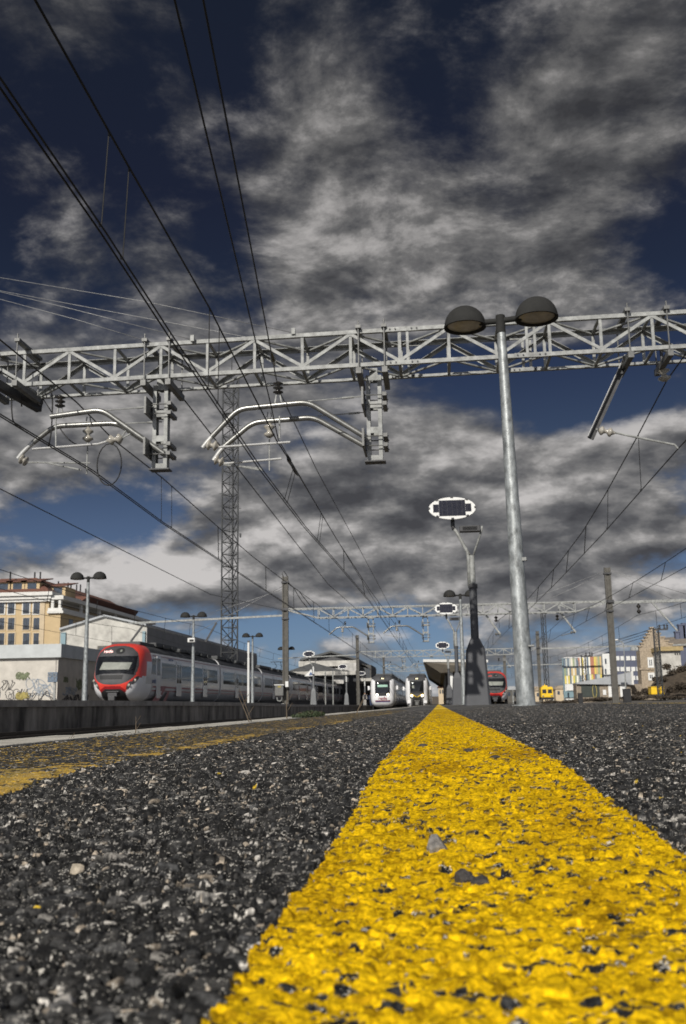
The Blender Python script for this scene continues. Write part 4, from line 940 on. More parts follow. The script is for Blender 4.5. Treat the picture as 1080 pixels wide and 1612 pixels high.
# parked car roof above the hut
q=at(8,1029,84); t=thing('parked_car','dark car of which only roof and windows show above the hut roof','car',(q.x,84,zt0-.5))
b=MB(); pr=[(-2.2,.0),(-2.1,.42),(-1.5,.5),(-.9,.98),(.7,1.0),(1.4,.5),(2.2,.35),(2.2,0)]; b.prism([(q.x+x*1.,83.2,q.z-.85+z) for x,z in pr],(0,1.6,0)); b.build('car_shell',mat('car_dark',(.05,.055,.07),.25),t,bevel=.08)
b=MB(); b.prism([(q.x+x,83.19,q.z-.85+z) for x,z in((-1.35,.53),(-.85,.92),(.65,.93),(1.2,.53))],(0,-.01,0)); b.build('side_window',M['tglass'],t)
for s in(-1.4,1.4):
    b=MB(); b.tube([(q.x+s,83.15,q.z-.85),(q.x+s,84.85,q.z-.85)],.32,16); b.build('wheel',M['tblack'],t)
b=MB(); b.span((q.x-12,81,zt0-2),(q.x+14,100,q.z-1.16)); struct(b.build('raised_car_park',M['coping']))
# --- white gabled warehouse
Y=98.; A0=at(95,992,Y); AP=at(165,971,Y); A1=at(231,985,Y); zb=-1.2
t=thing('warehouse','whitewashed gabled warehouse behind the red train','building',(A0.x,Y,zb))
E1=atx(316,1014,A1.x); dep=62
b=MB(); P=[(A0.x,Y,zb),(A1.x,Y,zb),(A1.x,Y,A1.z),(AP.x,Y,AP.z),(A0.x,Y,A0.z)]; b.prism(P,(0,dep,0)); b.build('wall',M['render'],t)
b=MB(); 
for p,q in((A0,AP),(AP,A1)): 
    d=(q-p).normalized(); b.bar(p+Vector((0,dep/2-.4,.06))-d*.15,q+Vector((0,dep/2-.4,.06))+d*.12,dep+.8,.14,(0,0,1)) if False else b.add([p+Vector((0,-.3,.0)),q+Vector((0,-.3,.0)),q+Vector((0,dep,0)),p+Vector((0,dep,0))]+[p+Vector((0,-.3,.2)),q+Vector((0,-.3,.2)),q+Vector((0,dep,.2)),p+Vector((0,dep,.2))],[(0,1,2,3),(4,5,6,7),(0,1,5,4),(1,2,6,5),(2,3,7,6),(3,0,4,7)])
b.build('roof',M['greyroof'],t)
b=MB(); bx(b,97,103,996,1035,Y,.2,out=.2); b.build('drainpipe',M['teal'],t)
b=MB(); bx(b,225,229,994,1012,Y,.2,out=.2); b.build('drainpipe',M['teal'],t)
b=MB(); bx(b,154,176,1017,1037,Y,.1,out=.08); fr=b.build('window',M['conc'],t); b=MB(); bx(b,157,164,1020,1030,Y,.1,out=.10); bx(b,166,173,1020,1030,Y,.1,out=.10); b.build('pane',M['winglass'],fr)
b=MB(); b.span((A1.x,Y+.0,A1.z-3.2),(A1.x+.05,Y+dep,A1.z-.2)); b.build('side_cladding',mat('side_cladding',(.20,.20,.20),.8,0,.15,1.,.1,30),t)
# --- beige apartment block
Y=135.; t=thing('apartment_block','beige apartment block with red tile roof and dormers behind the graffiti hut','building',(at(40,1031,Y).x,Y,-1))
xL=at(-60,1031,Y).x; xR=at(74,1031,Y).x; zT=zt(40,944,Y); x2=at(94,1031,Y).x
b=MB(); b.span((xL,Y,-1),(xR,Y+40,zT)); b.build('wall',M['beige'],t)
b=MB(); b.span((xR,Y-.25,-1),(x2,Y+46,zt(85,966,Y))); b.build('corner_bay',M['beige'],t)
b=MB(); b.span((xL,Y-.7,zT),(xR+.5,Y+40,zT+.45)); b.span((xL,Y-1.0,zT+.45),(xR+.8,Y+40,zT+.95)); b.span((xL,Y-.45,zT-.35),(xR+.25,Y+40,zT)); b.build('cornice',M['trim'],t)
zb2=zt(85,966,Y); b=MB(); b.span((xR+.01,Y-.65,zb2),(x2+.5,Y+46.5,zb2+.35)); b.span((xR+.01,Y-.4,zb2+.35),(x2+.25,Y+46.2,zb2+.75)); zq=zt(85,938,Y); b.span((xR+.3,Y-.5,zq-.55),(x2+.4,Y+46,zq)); 
for y0 in(Y-.3,Y+8,Y+16,Y+24,Y+32,Y+40): b.span((x2-.35,y0,zb2+.75),(x2,y0+.5,zq-.55))
b.span((xR+.4,Y-.3,zb2+.75),(xR+.8,Y,zq-.55)); b.build('balcony_loggia',M['trim'],t)
b=MB(); b.span((xR-.02,Y+1.8,zb2+.7),(x2-1.8,Y+44,zq)); b.build('loggia_wall',M['beiged'],t)
b=MB(); bx(b,64,68,944,1031,Y,.15,out=.12); b.build('drainpipe',M['beiged'],t)
for (py0,py1) in((949,966),(973,991),(997,1015),(1022,1038)):
    for px in(2,18,41.5,58,-18,-34):
        p0=at(px-4.6,py0,Y);p1=at(px+4.6,py1,Y)
        f=MB(); f.span((p0.x-.16,Y-.08,p1.z-.16),(p1.x+.16,Y+.05,p0.z+.16)); fr=f.build('window',M['trim'] if py0<960 else M['beiged'],t)
        g=MB(); g.span((p0.x,Y-.10,p1.z),(p1.x,Y,p0.z)); g.build('pane',M['winglass'],fr)
        g=MB(); xm=(p0.x+p1.x)/2; g.span((xm-.035,Y-.13,p1.z),(xm+.035,Y-.09,p0.z)); 
        for k in range(7): xx=p0.x+(p1.x-p0.x)*(k+.5)/7; g.span((xx-.012,Y-.2,p1.z),(xx+.012,Y-.18,p1.z+.6))
        g.build('railing',M['dsteel'],fr)
for i,y0 in enumerate((Y+3,Y+9,Y+15,Y+21,Y+27,Y+33)):
    for zz in(zb2-2.4,zb2-5.5):
        f=MB(); f.span((x2-.05,y0,zz),(x2+.04,y0+1.6,zz+1.9)); f.build('side_window',M['winglass'],t)
zr=zT+.95; zR=zt(35,916,Y+5)
b=MB(); 
def hip(b,x0,x1,y0,y1,z0,z1,ins): b.add([(x0,y0,z0),(x1,y0,z0),(x1,y1,z0),(x0,y1,z0),(x0+ins,y0+ins,z1),(x1-ins,y0+ins,z1),(x1-ins,y1-ins,z1),(x0+ins,y1-ins,z1)],[(0,1,5,4),(1,2,6,5),(2,3,7,6),(3,0,4,7),(4,5,6,7)])
hip(b,xL,xR+.3,Y-.3,Y+40,zr,zR+.3,3.6); 
hip(b,xR+.5,x2-1.2,Y+10,Y+38,zq,zq+1.1,1.2); rf=b.build('roof',M['tile'],t)
for px in(2,24,47,78):
    p=at(px,938,Y); zz=zr+.1; yq=Y+.6
    if px==78: zz=zT+.6; yq=Y+3
    d=MB(); d.span((p.x-1.1,yq,zz),(p.x+1.1,yq+4,zz+1.5)); dm=d.build('dormer',M['beige'],t)
    d=MB(); d.add([(p.x-1.5,yq-.4,zz+1.5),(p.x+1.5,yq-.4,zz+1.5),(p.x+1.5,yq+4,zz+2.3),(p.x-1.5,yq+4,zz+2.3),(p.x-1.5,yq-.4,zz+1.65),(p.x+1.5,yq-.4,zz+1.65),(p.x+1.5,yq+4,zz+2.45),(p.x-1.5,yq+4,zz+2.45)],[(0,1,2,3),(4,5,6,7),(0,1,5,4),(1,2,6,5),(3,0,4,7)]); d.build('dormer_roof',M['tile'],dm)
    d=MB(); d.span((p.x-.65,yq-.03,zz+.25),(p.x+.65,yq,zz+1.35)); d.build('dormer_window',M['winglass'],dm)
for (px,py0,py1,Yc,w) in((14,916,935,Y+1.5,.8),(57,916,922,Y+6,1.4),(90,930,938,Y+12,.9),(102,932,942,Y+16,1.1),(110,933,942,Y+20,.9),(122,934,946,Y+26,1.1),(129,940,950,Y+32,1.6)):
    p=at(px,py0,Yc);q=at(px,py1+5,Yc); d=MB(); d.span((p.x-w/2,Yc,q.z),(p.x+w/2,Yc+.9,p.z)); ch=d.build('chimney',M['beige'],rf)
    d=MB()
    for e in(-.3,.3) if w>1 else (0,): d.tube([(p.x+e*w,Yc+.4,p.z),(p.x+e*w,Yc+.4,p.z+1.5)],.12,8)
    d.build('chimney_pipe',M['tblack'],rf)
d=MB(); p=at(150,975,175); d.span((p.x-3,172,0),(p.x+2.2,190,p.z)); d.build('rear_wing',M['beiged'],t)
d=MB(); p=at(155,965,172); 
for k in range(3): d.span((p.x-3.5+k*1.5,171,p.z-1.6-.3*k),(p.x-3.1+k*1.5,171.5,p.z-.2*k)); 
d.span((p.x-4,170.8,p.z-.2),(p.x+2.6,172,p.z+.3)); d.build('rear_loggia',M['trim'],t)
#@@BUILD2
# --- station hall behind the trains
Y=182.; t=thing('station_hall','dark gabled station hall roof behind the opposite platform','building',(at(520,1090,Y).x,Y,-1))
P=[at(473,1041,Y),at(522,1028,Y),at(566,1041,Y)]
b=MB(); b.prism([(P[0].x,Y,-1),(P[2].x,Y,-1),P[2],P[1],P[0]],(0,50,0)); b.build('gable_wall',M['tgrey'],t)
b=MB()
for p,q in((P[0],P[1]),(P[1],P[2])): b.add([p+Vector((0,-1,0)),q+Vector((0,-1,0)),q+Vector((0,50,0)),p+Vector((0,50,0)),p+Vector((0,-1,.35)),q+Vector((0,-1,.35)),q+Vector((0,50,.35)),p+Vector((0,50,.35))],[(0,1,2,3),(4,5,6,7),(0,1,5,4),(1,2,6,5),(3,0,4,7)])
b.build('roof',M['roofk'],t)
b=MB(); bx(b,470,563,1041,1048,Y-3,2.5); b.build('parapet',M['render'],t)
b=MB(); bx(b,540,564,1044,1060,Y-4,2.); bx(b,525,541,1052,1076,Y-7,2); b.build('concrete_panel',mat('worn_panel',(.36,.35,.33),.9,0,.4,.7,.2,20),t)
b=MB(); b.prism([at(455,1056,Y-8),at(493,1043,Y-8),at(541,1056,Y-8),at(541,1064,Y-8),at(455,1064,Y-8)],(0,5,0)); b.build('front_roof',M['roofk'],t)
b=MB(); bx(b,564,585,1047,1090,Y+2,14); b.prism([at(564,1047,Y+2),at(568,1043,Y+2),at(585,1055,Y+2)],(0,14,0)); b.build('side_wing',mat('wing_dark',(.07,.068,.065),.8),t)
for k in range(5): b=MB(); bx(b,567+k*3.2,568.6+k*3.2,1052,1072,Y+1.9,.2); b.build('side_wing_window',M['winglass'],t)
b=MB(); bx(b,440,560,1058,1062,Y-20,1.5); o=b.build('platform_shelter_beam',M['render']); tag(o,'long pale beam of the opposite platform shelter in front of the station hall','shelter')
for px in(512,524): 
    b=MB(); p=at(px,1056,112); b.tube([(p.x,112,lz(112)),(p.x,112,p.z)],.07,8); pb=MB(); o=b.build('platform_pole',M['galv'],smooth='auto'); tag(o,'%s of two bare grey poles between the opposite platform solar lights'%('left','','right')[(px-512)//6],'pole')
t=thing('platform_sign','small blue and white triangular sign panel under the station hall roof','sign',at(487,1060,110)); p=at(487,1060,110)
b=MB(); b.prism([p+Vector((-.55,0,-.3)),p+Vector((.55,0,-.3)),p+Vector((.2,0,.45))],(0,.05,0)); b.build('sign_panel',M['white'],t); b=MB(); b.prism([p+Vector((-.05,-.01,-.2)),p+Vector((.38,-.01,-.2)),p+Vector((.16,-.01,.2))],(0,-.01,0)); b.build('sign_mark',M['sign'],t)
b=MB(); b.tube([p+Vector((.4,.1,-.2)),(p.x+.4,110.1,lz(110))],.05,8); b.build('post',M['galv'],t)
# canopy over the opposite platform, far end
t=thing('platform_canopy','pale thin canopy slab over the opposite platform beside the white train','canopy',at(572,1068,165))
b=MB(); p=at(556,1068,165);q=at(586,1071,165); b.span((p.x,165,q.z-.1),(q.x,215,p.z)); b.build('canopy_slab',M['render'],t)
for k in range(3):
    b=MB(); b.span((-10.3,168+18*k,-.3),(-10,168.3+18*k,q.z)); b.build('column',M['tgrey'],t)
b=MB(); b.span((q.x-4.5,190,-.3),(q.x-.8,214,q.z-.2)); b.build('dark_kiosk',M['tblack'],t)
# canopy over our platform: raking slab on white columns
t=thing('platform_canopy','big dark raking canopy with pale fascia behind the solar lights','canopy',(1,92,0))
Y=92.; a0=at(668,1040,Y); a1=at(740,1043,Y); zc=at(712,1056,Y).z
b=MB(); b.add([(a0.x,Y,a0.z),(a1.x+1.5,Y,a0.z-.15),(a1.x+1.5,Y+52,a0.z-.5),(a0.x,Y+52,a0.z-.4),(a0.x,Y,a0.z-.16),(.3,Y+.6,a0.z-1.1),(a1.x+1.5,Y,a0.z-.8),(a1.x+1.5,Y+52,a0.z-1.3),(.3,Y+52,a0.z-1.6),(a0.x,Y+52,a0.z-.6)],[(0,1,2,3),(0,4,5,6,1),(4,9,8,5),(5,8,7,6),(0,3,9,4),(1,6,7,2)]); b.build('canopy_slab',mat('canopy_underside',(.16,.14,.11),.85,0,.2,1.),t)
b=MB(); b.bar((a0.x-.1,Y-.06,a0.z),(a1.x+1.6,Y-.06,a0.z-.15),.10,.24,(0,0,1)); b.bar((a0.x-.06,Y,a0.z),(a0.x-.06,Y+52,a0.z-.4),.10,.22); b.build('fascia',M['trim'],t)
for k in range(6):
    b=MB(); b.span((1.05,Y+1.+9*k,-.1),(1.4,Y+1.5+9*k,a0.z-1.)); b.build('column',M['white'],t)
b=MB(); b.span((.75,Y+4,-.1),(2.4,Y+50,a0.z-1.1)); b.build('waiting_room',mat('waiting_dark',(.03,.028,.025),.6),t)
t=thing('distant_house','tan house glimpsed between the canopy and the cream pillared train','building',at(697,1090,260))
b=MB(); p=at(690,1082,260);q=at(701,1104,260); b.span((p.x,260,-2),(q.x,275,p.z)); b.build('wall',M['beiged'],t)
b=MB(); b.prism([(p.x-.3,259.6,p.z),(q.x+.3,259.6,p.z),((p.x+q.x)/2,259.6,p.z+1.2)],(0,16,0)); b.build('roof',M['tile'],t)
for k in range(3): MB().span((p.x+.3+k*.6,259.95,p.z-1.6),(p.x+.6+k*.6,260,p.z-.6)).build('window',M['winglass'],t)
# electrical box on the left concrete mast
q=at(440,1087,73.6); t=thing('control_box','grey control cabinet with white lid strapped to the left concrete mast','cabinet',q)
b=MB(); b.box(q,(.62,.4,.75)); b.build('cabinet',M['chan'],t,bevel=.02); b=MB(); b.box(q+Vector((0,-.02,.40)),(.72,.5,.06)); b.build('lid',M['white'],t); b=MB(); b.box(q+Vector((.02,-.21,.27)),(.24,.02,.12)); b.build('label_plate',M['yelsp'],t)
b=MB(); b.tube(bend([q+Vector((-.2,0,-.37)),q+Vector((-.15,0,-.75)),q+Vector((.15,0,-.75)),q+Vector((.2,0,-.37))],4,.12),.035,6); b.build('conduit',M['galv'],t); b=MB(); b.box(q+Vector((0,0,-.98)),(.75,.4,.06)); b.build('step_plate',M['white'],t); b=MB(); b.box(at(452,1077,73.6),(.22,.3,.4)); b.build('mast_notice',M['white'],t)
#@@RIGHT
# --- coloured panel building
Y=150.; cols=[(.42,.44,.42),(.62,.50,.10),(.40,.17,.10),(.20,.25,.24),(.74,.72,.62),(.28,.33,.20),(.52,.38,.18),(.12,.16,.2),(.66,.62,.5)]
t=thing('panel_building','building clad in thin vertical stripes of coloured panels, at right','building',at(915,1098,Y))
p=at(887,1034,Y);q=at(948,1099,Y); b=MB(); b.span((p.x,Y+.1,-.5),(q.x,Y+2.4,p.z-.1)); b.build('wall',M['white'],t)
pm=[mat('panel_tint',c,.5,0,.05,2) for c in cols]
for py0,py1,px0,px1 in((1036,1050,887,919),(1052,1063,888,919),(1064,1076,889,919),(1034,1061,920,948),(1062,1070,920,948)):
    b=MB(); a=at(px0,py0,Y);e=at(px1,py1,Y); n=int((e.x-a.x)/.24); rr=random.Random(py0*7+px0)
    for k in range(n):
        x=a.x+(e.x-a.x)*k/n; b.span((x+.012,Y,e.z),(x+(e.x-a.x)/n-.012,Y+.09,a.z),rr.randrange(len(cols)))
    b.build('panel_row',pm,t)
b=MB(); bx(b,891,907,1077,1087,Y,.3,out=.3); b.build('white_block',M['white'],t); b=MB(); bx(b,888,906,1088,1098,Y,.2,out=.12); b.build('ground_glazing',M['teal'],t); b=MB(); bx(b,886,888,1036,1099,Y,.3,out=.2); b.build('corner_fin',M['teal'],t)
b=MB(); bx(b,893,896,1090,1098,Y,.2,out=.2); b.build('door',M['winglass'],t)
t=thing('white_block','narrow white block with two dark windows beside the panel building','building',at(956,1098,Y+2))
b=MB(); bx(b,948,963,1029,1085,Y+2,14); b.build('wall',M['white'],t)
for py in(1041,1057):
    b=MB(); bx(b,952,955,py-4,py+4,Y+2,.1,out=.06); b.build('window',M['winglass'],t); b=MB(); bx(b,960.5,963,py-3,py+5,Y+2,.1,out=.06); b.build('window',M['winglass'],t)
t=thing('slate_blue_block','slate blue apartment block with rows of white shutters','building',at(985,1098,Y+6))
b=MB(); bx(b,961,1010,1025,1085,Y+6,16); b.build('wall',M['navy'],t)
for py0 in(1033,1050,1064):
    for px in(972,980,989,997,1005):
        if py0==1064 and px<996: continue
        b=MB(); bx(b,px-3.4,px+3.2,py0,py0+6.6,Y+6,.15,out=.1); b.build('shutter',M['white'],t)
    b=MB(); bx(b,961.5,964,py0+2,py0+8,Y+6,.12,out=.1); b.build('dark_window',M['winglass'],t)
b=MB()
for px in(998,1003): p=at(px,1023,Y+10); b.lathe([(0,-.6),(.45,-.4),(.6,0),(.45,.4),(0,.6)],p,n=12)
b.build('roof_vent',M['galv'],t,smooth=True)
# --- garage with slanting grey roof
Y=128.; t=thing('depot_shed','long low stone depot shed with slanting grey roof, dark green gate and white doors','building',at(950,1098,Y))
P=[at(907,1075,Y),at(994,1058,Y),at(995,1078,Y),at(907,1077,Y)]
b=MB(); p=at(907,1076,Y);q=at(995,1099,Y); b.span((p.x,Y,-.6),(q.x,Y+3,p.z)); b.build('wall',M['stoned'],t)
b=MB(); b.prism([P[0]+Vector((0,-.4,0)),P[3]+Vector((0,-.4,0)),P[2]+Vector((0,-.4,0)),P[1]+Vector((0,-.4,0))],(0,3.8,0)); b.build('roof',M['greyroof'],t)
b=MB(); b.span((P[1].x-.15,Y-.6,P[2].z),(P[1].x+.1,Y+3.6,P[1].z+.1)); b.build('fascia',M['trim'],t)
b=MB(); bx(b,914.5,944.5,1076.5,1097,Y,.1,out=.06); gt_=b.build('gate',M['green'],t); b=MB(); p=at(936,1088,Y); b.tube([p+Vector((.25*math.cos(g),-.1,.8*math.sin(g))) for g in np.linspace(0,6.28,18)],.05,5,False); b.build('gate_emblem',M['yelsp'],gt_)
b=MB(); bx(b,949,954.5,1086,1094,Y,.1,out=.05); b.build('notice_board',M['white'],t)
b=MB(); bx(b,957,968,1075.5,1097,Y,.1,out=.06); b.build('door',M['white'],t); b=MB(); bx(b,975.5,986.5,1075.5,1097,Y,.1,out=.06); b.build('door',M['white'],t)
b=MB(); bx(b,992.5,1012,1077,1092,Y+3,8); o=b.build('stone_wall',M['stoned']); tag(o,'low brown stone wall between the depot shed and the earth bank','wall')
# --- stone house with stepped gable and its white neighbour
Y=142.; t=thing('stone_house','old brown stone house with stepped gable and white framed windows','building',at(1022,1090,Y))
p=at(1007,1024,Y);q=at(1037,1095,Y); b=MB(); b.span((p.x,Y,-.2),(q.x,Y+2.5,p.z)); b.build('wall',M['stone'],t)
b=MB(); n=7
for k in range(n):
    xa=at(1007+k*3.4 if k<4 else 1007+k*3.4,1024,Y).x
    hgt=[.55,1.0,1.5,1.95,1.5,1.05,.6][k] if False else .5+.42*min(k,6)
    b.span((xa,Y+.2+.002*k,p.z-.02),(at(1007+(k+1)*3.4,1024,Y).x+.3,Y+.9,p.z+hgt))
    b.span((xa-.12,Y+.05,p.z+hgt),(at(1007+(k+1)*3.4,1024,Y).x+.1,Y+1.05,p.z+hgt+.16))
for k in range(5):
    xa=at(1032+k*6,1024,Y).x; h2=2.7-.48*k; b.span((xa,Y+1.1,p.z-.02),(at(1032+(k+1)*6,1024,Y).x,Y+1.8,p.z+h2)); b.span((xa-.1,Y+1.,p.z+h2),(at(1032+(k+1)*6,1024,Y).x+.15,Y+1.9,p.z+h2+.18))
b.build('stepped_gable',M['stone'],t)
b=MB(); bx(b,1006,1038,1052,1054,Y,.1,out=.15); b.build('string_course',M['stone'],t)
for py0,py1,px0,px1 in((1035,1051,1019,1029.5),(1059,1071,1020,1031)):
    b=MB(); bx(b,px0,px1,py0,py1,Y,.1,out=.09); fr=b.build('window',M['white'],t); b=MB(); bx(b,px0+2.8,px0+4.8,py0+3.5,py1-3,Y,.1,out=.11); bx(b,px0+5.6,px0+7.6,py0+3.5,py1-3,Y,.1,out=.11); b.build('pane',M['winglass'],fr)
t=thing('rendered_house','white rendered house end with brown cornice and small vents, far right','building',at(1060,1080,Y-4))
p=at(1037.5,1025,Y-4);q=at(1076,1090,Y-4); b=MB(); b.span((p.x,Y-4,-.2),(q.x,Y+10,p.z)); b.build('wall',M['render'],t); b=MB(); b.span((p.x-.2,Y-4.5,p.z),(q.x+.3,Y+10,p.z+.55)); b.build('cornice',mat('cornice_brown',(.33,.25,.12),.8,0,.2,3),t)
b=MB()
for px in(1062,1065.5,1069): bx(b,px,px+2,1028,1031,Y-4,.1,out=.04)
b.build('vent',M['tblack'],t)
t=thing('grey_roofed_house','house with steep grey brown roof and tall chimneys behind the white rendered end','building',at(1065,1080,Y+14))
p=at(1043,1018,Y+14);q=at(1105,1040,Y+14); b=MB(); b.span((p.x,Y+14,-.2),(q.x,Y+26,p.z)); b.build('wall',M['navy'],t)
b=MB(); e=at(1050,1002,Y+16); f_=at(1105,998,Y+16); b.add([(p.x,Y+13.7,p.z),(q.x,Y+13.7,p.z),(f_.x,Y+19,f_.z),(e.x,Y+19,e.z),(p.x,Y+26,p.z),(q.x,Y+26,p.z)],[(0,1,2,3),(3,2,5,4),(0,3,4)]); rf=b.build('roof',mat('grey_brown_roof',(.17,.145,.12),.85,0,.25,2),t)
for px,py,w in((1072,985,1.),(1078.5,983,1.),(1065.5,996,.7)):
    p=at(px,py,Y+18); b=MB(); b.span((p.x-w*.45,Y+17.5,p.z-4),(p.x+w*.45,Y+18.5,p.z)); b.span((p.x-w*.55,Y+17.4,p.z),(p.x+w*.55,Y+18.6,p.z+.2)); b.build('chimney',M['navy'],rf)
# lattice poles, street lamps
for nm,px,pt,pb,Yq,l in(('lattice_pole',1040,988,1093,110,'steel lattice pole with insulators in front of the stone house'),('lattice_pole',922,1031,1098,140,'short steel lattice pole in front of the dark green gate')):
    p=at(px,pb,Yq); lo=lattice(nm,l,p.x,Yq,p.z-.4,zt(px,pt,Yq),.5,'mast',.8,'pole',.045,True)
    b=MB(); z=zt(px,pt,Yq); b.box((p.x+.5,Yq,z-.2),(1.5,.2,.15)); 
    for e in(.4,.9,1.2): discs(b,(p.x+e,Yq,z-.15),(p.x+e,Yq,z+.35),2,.13)
    b.build('insulator_arm',M['dsteel'],lo)
def street(px,pb,Yq,pts,label):
    p=at(px,pb,Yq); t=thing('street_lamp',label,'street lamp',(p.x,Yq,p.z)); P=[at(a,c,Yq) for a,c in pts]
    MB().tube([(p.x,Yq,p.z-.5),(P[0].x,Yq,P[0].z)]+bend(P,5,.4)[1:],[.09]+[.05]*(len(bend(P,5,.4))),8).build('pole',M['galv'],t,smooth='auto'); b=MB(); b.box(P[-1]+Vector((-.25,0,-.02)),(.8,.3,.16)); b.build('lamp_head',M['white'],t,bevel=.05)
street(985,1085,120,[(983,1040),(982,1014),(978,1010),(971,1007)],'curved neck street lamp standing before the slate blue block')
street(913,1092,130,[(912,1060),(911,1040),(906,1036),(899,1035)],'street lamp with white head in front of the coloured panels')
# yellow track machine and yellow container, bollards
q=at(862,1101,135); t=thing('track_machine','yellow rail maintenance vehicle with cab windows near the tall lamp base','rail vehicle',(q.x,135,q.z)); w=1.52
z0=q.z; b=MB(); b.span((q.x-w/2*1.02,135,z0+.25),(q.x+w/2*1.02,137.2,z0+1.5)); b.build('cab',M['yellow'],t,bevel=.06)
b=MB(); b.span((q.x-.72,135.1,z0+1.5),(q.x+.70,137,z0+1.62)); b.span((q.x-.5,135.5,z0+1.62),(q.x+.1,136.4,z0+1.80)); b.tube([(q.x-.2,135.6,z0+1.8),(q.x-.2,135.6,z0+2.0)],.05,6); b.build('roof',M['yellow'],t)
for s in(-.36,.36): b=MB(); b.span((q.x+s-.26,134.97,z0+.80),(q.x+s+.26,135.02,z0+1.28)); b.build('window',M['tglass'],t)
b=MB(); b.span((q.x-.85,134.9,z0-.0),(q.x+.85,137.4,z0+.25)); b.build('chassis',M['tblack'],t)
for s in(-.6,.6): b=MB(); b.tube([(q.x+s-.06,135.3,z0),(q.x+s+.06,135.3,z0)],.26,14); b.build('wheel',M['rail'],t)
b=MB(); b.box((q.x-.55,134.95,z0+.45),(.2,.06,.14)); b.box((q.x+.55,134.95,z0+.45),(.2,.06,.14)); b.build('headlamp',M['blind'],t)
q=at(1036,1093,112); t=thing('yellow_container','yellow sheet container at the foot of the earth bank','container',(q.x,112,q.z)); b=MB(); b.span((q.x-.68,112,q.z),(q.x+.68,113.6,q.z+.78)); b.build('body',M['yellow'],t,bevel=.02)
b=MB()
for k in range(9): b.span((q.x-.62+k*.15,111.97,q.z+.05),(q.x-.57+k*.15,112,q.z+.72))
b.build('ribs',M['yellow'],t); b=MB(); b.span((q.x-.72,111.95,q.z+.78),(q.x+.72,113.65,q.z+.83)); b.build('lid',M['yellow'],t)
for px,pt,pb,l in((914.5,1092,1103,'small dark cabinet post before the green gate'),(988,1085,1099,'larger dark cabinet post beside the tall concrete mast')):
    p=at(px,pb,95); b=MB(); w=.2+.14*(px>950); b.span((p.x-w,95,p.z-.4),(p.x+w,95.4,zt(px,pt,95))); b.span((p.x-w-.03,94.97,zt(px,pt,95)),(p.x+w+.03,95.43,zt(px,pt,95)+.05)); tag(b.build('trackside_cabinet',M['tblack']),l,'cabinet')
p=at(908,1104,88)
# earth bank
b=MB(); nx,ny=34,14; Y0=116
for j in range(ny):
    for i in range(nx):
        u=i/(nx-1); v=j/(ny-1); px=985+130*u; X=at(px,1090,Y0).x; X=at(px,1090,Y0+16*v).x; hmax=lerp(px,[(985,0),(1012,.2),(1019,.9),(1031,2.1),(1043,2.75),(1076,3.8),(1115,4.6)]); h=hmax*float(sst(0,1,v*1.0))+.35*float(fbm(np.array(X*1.),np.array(v*14.),1.2,800,3)-.5)*(v>.05)
        b.v.append((X,Y0+16*v,.25+h))
for j in range(ny-1):
    for i in range(nx-1): b.f.append((j*nx+i,j*nx+i+1,(j+1)*nx+i+1,(j+1)*nx+i)); b.m.append(0)
struct(b.build('earth_bank',M['earth'],fix=False,smooth=True))
def bush(name,label,c,size,n,m,leaf=.14,group=None,stems=6):
    t=thing(name,label,'bush',c,group); b=MB(); rr=random.Random(int(c[0]*31+c[1]*7)); cl=[(rr.uniform(-.8,.8),rr.uniform(-.6,.6),rr.uniform(.15,.85),rr.uniform(.25,.5)) for _ in range(7)]
    for _ in range(n):
        k=rr.choice(cl); th=rr.random()*6.28; ph=math.acos(rr.uniform(-1,1)); r=k[3]*rr.random()**.4
        p=Vector((c[0]+size[0]*(k[0]+r*math.sin(ph)*math.cos(th)),c[1]+size[1]*(k[1]+r*math.sin(ph)*math.sin(th)),c[2]+size[2]*max(.02,k[2]*.9+r*math.cos(ph))))
        a=Vector((rr.uniform(-1,1),rr.uniform(-1,1),rr.uniform(-1,1))).normalized()*leaf*rr.uniform(.5,1.2); d=Vector((rr.uniform(-1,1),rr.uniform(-1,1),rr.uniform(-1,1))).cross(a).normalized()*leaf*.45
        b.add([p-a,p+d,p+a,p-d],[(0,1,2,3)])
    b.build('foliage',m,t,fix=False); s=MB()
    for k in range(stems): e=(c[0]+size[0]*rr.uniform(-.7,.7),c[1]+size[1]*rr.uniform(-.5,.5),c[2]+size[2]*rr.uniform(.5,1.1)); s.tube([(c[0]+rr.uniform(-.1,.1)*size[0],c[1],c[2]),((c[0]+e[0])/2+rr.uniform(-.1,.1),e[1],(c[2]+e[2])/2),e],[.035*size[2],.02*size[2],.006*size[2]],5)
    s.build('stems',M['twig'],t); return t
for k,(px,py,Yq,sx,sz,l) in enumerate(((1013,1092,118,.9,.7,'dark scrub bush at the left foot of the earth bank'),(1041,1073,126,1.0,.7,'dark scrub bush on the earth bank below the white rendered wall'),(1066,1060,128,2.,1.4,'dark scrub bush high on the earth bank at the right edge'),(1060,1088,117,1.8,1.1,'dark scrub bush low on the bank right of the yellow container'),(926,1101,100,1.6,.22,'low brown brush in front of the dark green gate'),(950,1100,98,1.5,.22,'low brown brush in front of the white depot doors'),(1000,1098,96,2.2,.22,'low brown brush before the stone wall and bank'),(880,1104,110,1.6,.22,'low brown brush beside the yellow rail vehicle'),(1050,1097,94,2.2,.22,'low brown brush near the right edge below the container'))):
    p=at(px,py,Yq); bush('scrub_bush',l,(p.x,Yq,p.z-.15),(sx,.9,sz),900,M['brush'],.16,'scrub on the right embankment')
